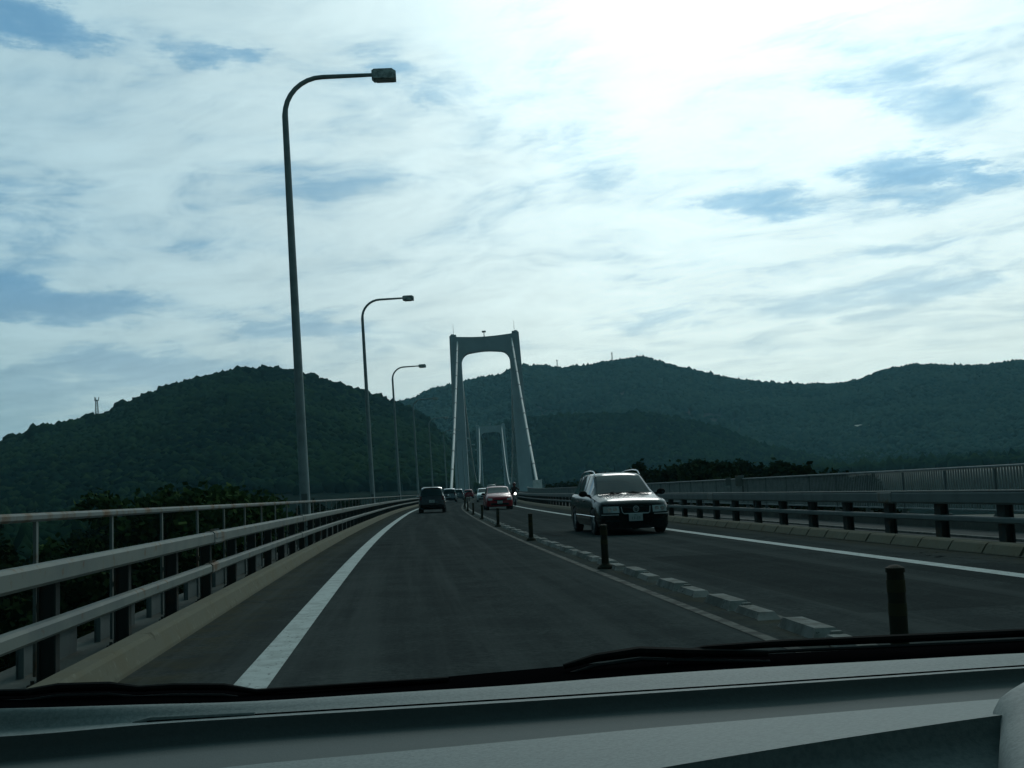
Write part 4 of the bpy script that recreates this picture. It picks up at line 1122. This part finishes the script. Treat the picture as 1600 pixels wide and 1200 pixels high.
for sx in (-1, 1):
    a, b = sorted((sx*.60, sx*.76)); patch('tail_light', a, b, .80, 1.0, M['tail'], rear=True, out=.012)
place_car(c, 196.0, .5, False, 0)
# white car oncoming
c, patch, yf = hatch('hatchback_car', 'white car coming towards the camera, half hidden behind the red hatchback', 'whitepaint', 4.2, .85, 1.52, hy=1.05)
for sx in (-1, 1):
    a, b = sorted((sx*.46, sx*.74)); patch('headlight', a, b, .60, .74, M['head'], out=.012)
patch('grille', -.40, .40, .54, .68, M['blackpl'], out=.008)
patch('air_intake', -.6, .6, .28, .42, M['blackpl'], out=.008)
plate(c, 0, yf(0, .48)-.01, .48, False, '33 8', '92-07')
place_car(c, 124.0, 4.7, True, 0)
c, patch, yf = hatch('van', 'pale box van far off in the opposite lane behind the white car', 'whitepaint', 4.6, .86, 2.05, hy=.55, hatchy=.08)
c['category'] = 'van'
for sx in (-1, 1):
    a, b = sorted((sx*.50, sx*.76)); patch('headlight', a, b, .66, .8, M['head'], out=.012)
place_car(c, 196.0, 4.6, True, 0)

# ---- motorcycle with rider and lit headlamp
mc = empty('motorcycle', 'motor scooter with its headlamp lit, just right of the red hatchback', 'motorcycle')
for y in (0.0, 1.28):
    q = MB(); pts = [(0, y+math.cos(a)*.27, .30+math.sin(a)*.27) for a in np.linspace(0, 2*math.pi, 25)]; q.tube(pts, .055, 10); wv = q.build('wheel', M['tyre'], mc, True)
    r = MB(); r.cyl((0, y, .30), (1, 0, 0), .20, .04, 18); r.build('rim', M['rim'], wv)
q = MB(); q.tube([(-.07, .0, .30), (-.07, .18, .95)], .025, 8); q.tube([(.07, 0, .30), (.07, .18, .95)], .025, 8); q.build('fork', M['chrome'], mc, True)
q = MB(); q.tube([(-.34, .26, 1.02), (-.15, .16, 1.0), (.15, .16, 1.0), (.34, .26, 1.02)], .016, 8); q.build('handlebar', M['blackpl'], mc, True)
q = MB(); q.box((0, .12, .74), (.40, .10, .46), .045); q.box((0, .45, .36), (.30, .55, .10), .03); q.box((0, 1.0, .55), (.30, .85, .34), .08); q.build('body', M['greypaint'], mc)
q = MB(); q.box((0, .92, .77), (.27, .72, .10), .04); q.build('seat', M['blackpl'], mc)
q = MB(); q.sphere((0, .05, .93), .085, 14, (1, .6, 1)); q.build('headlight', M['lampon'], mc, True)
for sx in (-1, 1):
    q = MB(); q.tube([(sx*.25, .2, 1.03), (sx*.32, .2, 1.22)], .008, 5); q.sphere((sx*.33, .2, 1.25), .05, 10, (1, .3, .8)); q.build('mirror', M['blackpl'], mc)
mc.matrix_world = TM(86, 6.62, 0, rad(1))
def skin_body(name, verts, edges, mat, parent, root=0, sub=2):
    me = bpy.data.meshes.new(name); me.from_pydata([v[:3] for v in verts], edges, []); o = bpy.data.objects.new(name, me); link(o)
    md = o.modifiers.new('skin', 'SKIN'); md.use_smooth_shade = True
    for i, v in enumerate(me.skin_vertices[0].data): v.radius = (verts[i][3], verts[i][3]); v.use_root = (i == root)
    ms = o.modifiers.new('sub', 'SUBSURF'); ms.levels = sub; ms.render_levels = sub
    bpy.context.view_layer.update(); dg = bpy.context.evaluated_depsgraph_get()
    me2 = bpy.data.meshes.new_from_object(o.evaluated_get(dg)); bpy.data.objects.remove(o)
    me2.materials.clear(); me2.materials.append(mat); o2 = bpy.data.objects.new(name, me2); return link(o2, parent)
pe = empty('person', 'rider in a dark jacket and helmet sitting on the motor scooter', 'person')
V_ = [(0, .95, .90, .15), (0, .90, 1.10, .15), (0, .82, 1.34, .16), (0, .79, 1.46, .07), (0, .77, 1.56, .075), (0, .765, 1.66, .09),
      (-.19, .80, 1.38, .07), (-.29, .58, 1.20, .05), (-.30, .32, 1.05, .035), (.19, .80, 1.38, .07), (.29, .58, 1.20, .05), (.30, .32, 1.05, .035),
      (-.13, .88, .86, .10), (-.17, .50, .86, .075), (-.16, .48, .48, .05), (-.16, .36, .43, .04), (.13, .88, .86, .10), (.17, .50, .86, .075), (.16, .48, .48, .05), (.16, .36, .43, .04)]
E_ = [(0, 1), (1, 2), (2, 3), (3, 4), (4, 5), (2, 6), (6, 7), (7, 8), (2, 9), (9, 10), (10, 11), (0, 12), (12, 13), (13, 14), (14, 15), (0, 16), (16, 17), (17, 18), (18, 19)]
skin_body('body', V_, E_, M['cloth'], pe)
q = MB(); q.sphere((0, .76, 1.66), .135, 16, (1, 1.1, 1.08)); q.build('helmet', M['helmet'], pe, True)
q = MB(); q.sphere((0, .70, 1.65), .105, 14, (1, .9, .6)); q.build('visor', M['carglass'], pe, True)
for sx in (-1, 1):
    q = MB(); q.sphere((sx*.31, .27, 1.03), .04, 8, (1, 1.1, .9))
    for k in range(4): q.tube([(sx*(.28+.02*k), .25, 1.045), (sx*(.28+.02*k), .205, 1.035), (sx*(.28+.02*k), .205, 1.005)], .009, 6)
    q.tube([(sx*.27, .27, 1.03), (sx*.255, .22, 1.0)], .010, 6); q.build('glove', M['blackpl'], pe, True)
pe.matrix_world = TM(86, 6.62, 0, rad(1))

# ================================================================ THE CAR THE PICTURE IS TAKEN FROM
ROWS = {
'cowl_out':[(-0.9123, 1.32, -0.1531), (-0.687, 1.32, -0.1694), (-0.4533, 1.32, -0.1864), (-0.2947, 1.32, -0.1951), (-0.175, 1.32, -0.206), (-0.0308, 1.32, -0.2099), (0.117, 1.32, -0.2098), (0.2685, 1.32, -0.2101), (0.4232, 1.32, -0.2161), (0.5816, 1.32, -0.2223), (0.7439, 1.32, -0.2286), (0.952, 1.32, -0.2399), (1.2543, 1.32, -0.2564)],
'frit_in':[(-0.7601, 1.1, -0.141), (-0.5726, 1.1, -0.1545), (-0.3781, 1.1, -0.1686), (-0.2461, 1.1, -0.1765), (-0.1463, 1.1, -0.1825), (-0.0263, 1.1, -0.1856), (0.0965, 1.1, -0.1887), (0.2225, 1.1, -0.1897), (0.3515, 1.1, -0.1927), (0.4834, 1.1, -0.1972), (0.6185, 1.1, -0.2019), (0.7919, 1.1, -0.2102), (1.0439, 1.1, -0.2222)],
'lip':[(-0.7516, 1.088, -0.167), (-0.5666, 1.088, -0.1761), (-0.3744, 1.088, -0.1856), (-0.2414, 1.0765, -0.1878), (-0.1426, 1.068, -0.1887), (-0.0258, 1.05, -0.1888), (0.0898, 1.032, -0.1889), (0.2044, 1.016, -0.189), (0.3182, 1.0, -0.1892), (0.4381, 1.0, -0.1918), (0.561, 1.0, -0.1945), (0.7187, 1.0, -0.2004), (0.9478, 1.0, -0.2091)],
'edge':[(-0.7342, 1.063, -0.1696), (-0.5536, 1.063, -0.1783), (-0.366, 1.063, -0.1874), (-0.2359, 1.0515, -0.1862), (-0.1394, 1.043, -0.1871), (-0.0254, 1.025, -0.1871), (0.0874, 1.007, -0.1871), (0.1992, 0.991, -0.1869), (0.31, 0.975, -0.1866), (0.4269, 0.975, -0.1892), (0.5467, 0.975, -0.1918), (0.7004, 0.975, -0.1977), (0.9238, 0.975, -0.2062)],
'sh_back':[(-0.6073, 0.88, -0.1977), (-0.4587, 0.88, -0.1964), (-0.304, 0.88, -0.195), (-0.1989, 0.88, -0.1933), (-0.1193, 0.88, -0.192), (-0.0236, 0.88, -0.1924), (0.0743, 0.88, -0.1927), (0.1747, 0.88, -0.1926), (0.2775, 0.88, -0.1935), (0.3828, 0.88, -0.1944), (0.4908, 0.88, -0.1958), (0.6293, 0.88, -0.1995), (0.8308, 0.88, -0.2049)],
'sh_front':[(-0.4543, 0.66, -0.2738), (-0.3448, 0.66, -0.2465), (-0.2299, 0.66, -0.2179), (-0.1514, 0.66, -0.2047), (-0.0918, 0.66, -0.1947), (-0.0201, 0.66, -0.185), (0.0536, 0.66, -0.1749), (0.1291, 0.66, -0.1685), (0.2064, 0.66, -0.1634), (0.2857, 0.66, -0.1591), (0.367, 0.66, -0.1558), (0.4713, 0.66, -0.1549), (0.6231, 0.66, -0.1537)],
'v0':[(-0.7334, 1.062, -0.1833), (-0.5532, 1.062, -0.19), (-0.3659, 1.062, -0.1969), (-0.236, 1.0505, -0.195), (-0.1397, 1.042, -0.195), (-0.0258, 1.024, -0.1943), (0.0868, 1.006, -0.1936), (0.1985, 0.99, -0.1927), (0.3092, 0.974, -0.192), (0.4259, 0.974, -0.1942), (0.5456, 0.974, -0.1967), (0.6991, 0.974, -0.2022), (0.9222, 0.974, -0.2102)],
'v1':[(-0.7305, 1.058, -0.1999), (-0.5512, 1.058, -0.2039), (-0.3648, 1.058, -0.2082), (-0.2355, 1.0465, -0.2054), (-0.1396, 1.038, -0.2044), (-0.0262, 1.02, -0.2028), (0.0859, 1.002, -0.2012), (0.1971, 0.986, -0.1994), (0.3073, 0.97, -0.1981), (0.4235, 0.97, -0.2), (0.5426, 0.97, -0.2021), (0.6954, 0.97, -0.2072), (0.9176, 0.97, -0.2145)],
'v2':[(-0.691, 1.001, -0.2022), (-0.5216, 1.001, -0.204), (-0.3454, 1.001, -0.206), (-0.2243, 0.9952, -0.2038), (-0.1337, 0.991, -0.2028), (-0.0256, 0.982, -0.2023), (0.083, 0.973, -0.2018), (0.1924, 0.965, -0.201), (0.3026, 0.957, -0.2009), (0.4173, 0.957, -0.2024), (0.5347, 0.957, -0.2043), (0.6855, 0.957, -0.209), (0.9046, 0.957, -0.2157)],
'v3':[(-0.6398, 0.927, -0.198), (-0.4831, 0.927, -0.1982), (-0.3201, 0.927, -0.1983), (-0.2092, 0.927, -0.197), (-0.1253, 0.927, -0.1962), (-0.0246, 0.927, -0.197), (0.0787, 0.927, -0.1978), (0.1844, 0.927, -0.1982), (0.2927, 0.927, -0.1994), (0.4037, 0.927, -0.2005), (0.5175, 0.927, -0.2022), (0.6634, 0.927, -0.2064), (0.8757, 0.927, -0.2125)],
'w0':[(-0.4528, 0.658, -0.2818), (-0.3438, 0.658, -0.2548), (-0.2294, 0.658, -0.2266), (-0.1513, 0.658, -0.2136), (-0.092, 0.658, -0.2038), (-0.0206, 0.658, -0.1941), (0.0528, 0.658, -0.1843), (0.1278, 0.658, -0.178), (0.2048, 0.658, -0.1731), (0.2837, 0.658, -0.169), (0.3647, 0.658, -0.1658), (0.4684, 0.658, -0.1651), (0.6195, 0.658, -0.1641)],
'w1':[(-0.4472, 0.65, -0.2876), (-0.3397, 0.65, -0.2613), (-0.2269, 0.65, -0.2336), (-0.1499, 0.65, -0.221), (-0.0914, 0.65, -0.2114), (-0.021, 0.65, -0.2021), (0.0514, 0.65, -0.1925), (0.1254, 0.65, -0.1864), (0.2013, 0.65, -0.1818), (0.2791, 0.65, -0.1778), (0.3589, 0.65, -0.1748), (0.4612, 0.65, -0.1743), (0.6101, 0.65, -0.1736)],
'w2':[(-0.4278, 0.622, -0.2891), (-0.3252, 0.622, -0.2643), (-0.2175, 0.622, -0.2382), (-0.144, 0.622, -0.2264), (-0.0882, 0.622, -0.2174), (-0.021, 0.622, -0.2087), (0.0481, 0.622, -0.1998), (0.1187, 0.622, -0.1942), (0.1911, 0.622, -0.19), (0.2654, 0.622, -0.1864), (0.3415, 0.622, -0.1837), (0.4391, 0.622, -0.1835), (0.5811, 0.622, -0.1833)],
'w3':[(-0.3918, 0.57, -0.2904), (-0.2982, 0.57, -0.2684), (-0.2, 0.57, -0.2453), (-0.133, 0.57, -0.2349), (-0.0821, 0.57, -0.2271), (-0.0209, 0.57, -0.2195), (0.0421, 0.57, -0.2117), (0.1064, 0.57, -0.207), (0.1724, 0.57, -0.2035), (0.24, 0.57, -0.2007), (0.3094, 0.57, -0.1986), (0.3982, 0.57, -0.1989), (0.5276, 0.57, -0.1994)],
'w4':[(-0.3432, 0.5, -0.3058), (-0.262, 0.5, -0.2879), (-0.1768, 0.5, -0.2691), (-0.1188, 0.5, -0.261), (-0.0747, 0.5, -0.2548), (-0.0216, 0.5, -0.2489), (0.0329, 0.5, -0.2429), (0.0886, 0.5, -0.2396), (0.1457, 0.5, -0.2373), (0.2043, 0.5, -0.2356), (0.2642, 0.5, -0.2346), (0.3411, 0.5, -0.2359), (0.4529, 0.5, -0.2377)],
}
DX = [-700, -350, 0, 230, 400, 600, 800, 1000, 1200, 1400, 1600, 1850, 2200]
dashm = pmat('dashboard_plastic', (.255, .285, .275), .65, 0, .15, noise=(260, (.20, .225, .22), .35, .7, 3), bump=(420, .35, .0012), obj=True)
dash_shaded = pmat('dashboard_plastic_shaded', (.13, .145, .14), .7, 0, .05, noise=(260, (.12, .135, .13), .35, .7, 3), bump=(420, .35, .0012), obj=True)  # same plastic as dashm, with the recess shade painted in as darker colour
frit = pmat('black_screen_edge', (.003, .003, .0035), 1.0, 0, 0.0)
own = empty('car_interior', 'grey dashboard top and black windscreen foot of the car the picture is taken from', 'car', tuple(CAM))
def rows_mesh(name, names, mat, parent, sub=1, smooth=True, extra=None, dz=0.0):
    g = [np.array(ROWS[n]) for n in names]
    # resample columns with Catmull-like smoothing
    xs = np.linspace(0, 12, 73)
    out = []
    for r in g:
        o_ = []
        for t in xs:
            i = int(min(max(math.floor(t), 0), 11)); u = t-i
            p0, p1, p2, p3 = r[max(i-1, 0)], r[i], r[i+1], r[min(i+2, 12)]
            o_.append(.5*((2*p1)+(-p0+p2)*u+(2*p0-5*p1+4*p2-p3)*u*u+(-p0+3*p1-3*p2+p3)*u**3))
        out.append(np.array(o_)+np.array([0, 0, dz]))
    V = np.concatenate(out); n = len(xs); F = []
    for j in range(len(out)-1):
        for i in range(n-1): a = j*n+i; F.append((a, a+1, a+n+1, a+n))
    return mesh_np(name, V, F, mat, parent, smooth, sharp=False)
def interp_rows(a, b, ts, dz=None):
    nm = []
    for k, t in enumerate(ts):
        key = f'{a}_{b}_{k}'; A_ = np.array(ROWS[a]); B_ = np.array(ROWS[b]); r = A_*(1-t)+B_*t
        if dz: r[:, 2] += dz[k]
        ROWS[key] = r; nm.append(key)
    return nm
# black foot of the windscreen and the cowl beyond it
ROWS['cowl_drop'] = np.array(ROWS['cowl_out'])+np.array([0, .03, -.05])
ROWS['cowl_low'] = np.array(ROWS['cowl_out'])+np.array([0, .12, -.35])
fm = interp_rows('cowl_out', 'frit_in', [.3, .55, .8], [-.012, -.018, -.012])
rows_mesh('cowl_panel', ['cowl_low', 'cowl_drop', 'cowl_out']+fm[:2], frit, own)
ROWS['frit_low'] = np.array(ROWS['frit_in'])+np.array([0, .03, -.012])
rows_mesh('screen_edge', fm[1:]+['frit_low', 'frit_in'], frit, own)
top_ = rows_mesh('dashboard_top', ['frit_in']+interp_rows('frit_in', 'lip', [.15, .4, .7], [.002, .003, .002])+['lip', 'edge'], dashm, own)
rows_mesh('dashboard_recess', ['edge', 'v0', 'v1', 'v2', 'v3', 'sh_back'], dash_shaded, own)
rows_mesh('airbag_shelf', ['sh_back']+interp_rows('sh_back', 'sh_front', [.12, .25, .37, .5, .62, .75, .88])+['sh_front'], dashm, own)
rows_mesh('shelf_face', ['sh_front', 'w0', 'w1', 'w2', 'w3', 'w4'], dashm, own)
# the thin defroster slot that follows the lip
L0 = np.array(ROWS['lip']); E0 = np.array(ROWS['edge'])
pts = [Vector(L0[i]*(1-.25)+E0[i]*.25) for i in range(3, 13)]
q = MB(); q.tube([p+Vector((0, 0, -.0008)) for p in pts], .0022, 6); q.build('defroster_slot', frit, own)
q = MB(); q.tube([Vector(L0[3])+Vector((-.012, -.004, .0005)), Vector(L0[3])+Vector((.004, -.004, .002)), Vector(L0[4])+Vector((0, -.006, .0015))], [.001, .0032, .0018], 8); q.build('slot_end_trim', dashm, own, True)
# instrument hood on the driver's side
plan = [(.356, .68), (.347, .655), (.326, .62), (.296, .56), (.268, .50), (.25, .42), (.92, .42), (.92, .70), (.50, .705), (.372, .695)]
cxy = Vector((.62, .55)); V = []; F = []; nn = len(plan)
LV = [(0.0, -.30), (0.0, -.170), (.002, -.158), (.007, -.1505), (.016, -.146), (.030, -.1435), (.20, -.140)]
for ins, z in LV:
    for x, y in plan:
        d = cxy-Vector((x, y)); d.normalize(); V.append((x+d.x*ins, y+d.y*ins*.55, z-(.68-y)*.087))
for j in range(len(LV)-1):
    for i in range(nn): k = (i+1) % nn; F.append((j*nn+i, j*nn+k, (j+1)*nn+k, (j+1)*nn+i))
F.append(tuple(range((len(LV)-1)*nn, len(LV)*nn)))
hood = mesh_np('instrument_hood', V, F, dashm, own, True)
# wipers resting at the foot of the screen
def prow(px_x, t):     # a point between cowl_out and frit_in over column position
    c = np.interp(px_x, DX, range(13)); i = int(min(c, 11)); u = c-i
    a = np.array(ROWS['cowl_out'])[i]*(1-u)+np.array(ROWS['cowl_out'])[i+1]*u
    b = np.array(ROWS['frit_in'])[i]*(1-u)+np.array(ROWS['frit_in'])[i+1]*u
    return Vector(a*(1-t)+b*t)
def wiper(pts, rad_, nm='wiper_blade'):
    q = MB(); q.tube(pts, rad_, 8); o = q.build(nm, M['blackpl'], own, True)
    q = MB(); q.tube([p+Vector((0, -.006, -.008)) for p in pts], [max(.0015, r*.45) for r in rad_], 6); q.build('wiper_rubber', M['tyre'], o, True); return o
wiper([prow(1040, .1)+Vector((0, 0, .004)), prow(1100, .1)+Vector((0, 0, .011)), prow(1210, .1)+Vector((0, 0, .0125)), prow(1400, .1)+Vector((0, 0, .012)), prow(1600, .1)+Vector((0, 0, .012)), prow(1900, .1)+Vector((0, 0, .012))], [.002, .0035, .0045, .005, .005, .005])
wiper([prow(880, .1)+Vector((0, 0, .001)), prow(930, .1)+Vector((0, 0, .008)), prow(1000, .1)+Vector((0, 0, .011)), prow(1050, .1)+Vector((0, 0, .008)), prow(1200, .15)+Vector((0, 0, .002))], [.003, .005, .006, .006, .004], 'wiper_arm')
wiper([prow(-200, .05)+Vector((0, 0, .001)), prow(40, .1)+Vector((0, 0, .002)), prow(90, .1)+Vector((0, 0, .006)), prow(170, .1)+Vector((0, 0, .006)), prow(230, .1)+Vector((0, 0, .001))], [.003, .004, .005, .005, .003])
wiper([prow(200, .1)+Vector((0, 0, .002)), prow(270, .1)+Vector((0, 0, .004)), prow(350, .1)+Vector((0, 0, .004)), prow(400, .1)+Vector((0, 0, -.001)), prow(700, .1)+Vector((0, 0, -.002))], [.003, .004, .004, .003, .003], 'wiper_arm')
# roof lining and the seats behind, which keep the sky off the camera side of the dashboard
q = MB(); q.box((.25, -.55, .33), (1.35, 1.5, .05), .02); q.build('roof_lining', dashm, own)
q = MB(); q.box((.25, -1.0, -.25), (1.35, .12, 1.1), .05); q.build('seat_back', M['cloth'], own)
for sx in (-.46, .96):
    q = MB(); q.tube([(sx, 1.05, -.17), (sx*1.0, .25, .32)], [.03, .03], 8); q.build('windscreen_pillar', dashm, own)

# ================================================================ HAZE
hz = MB(); hz.box((0, 950, 90), (5200, 3900, 2*146), 0)
V = [(x, y, z) for z in (-60, 260) for y in (-900, 3000) for x in (-2600, 2600)]
h = mesh_np('haze', V, [(0, 2, 3, 1), (4, 5, 7, 6), (0, 1, 5, 4), (2, 6, 7, 3), (0, 4, 6, 2), (1, 3, 7, 5)], None)
hm = bpy.data.materials.new('haze_air'); hm.use_nodes = True; t = NT(hm.node_tree)
pv = t.n('ShaderNodeVolumePrincipled'); pv.inputs['Color'].default_value = (.35, .82, 1.0, 1); pv.inputs['Density'].default_value = HAZE
pv.inputs['Anisotropy'].default_value = .35
o_ = t.n('ShaderNodeOutputMaterial'); t.put(o_.inputs['Volume'], pv.outputs[0])
h.data.materials.clear(); h.data.materials.append(hm); tag(h, 'thin bluish haze filling the air over the strait and hills', kind='stuff')
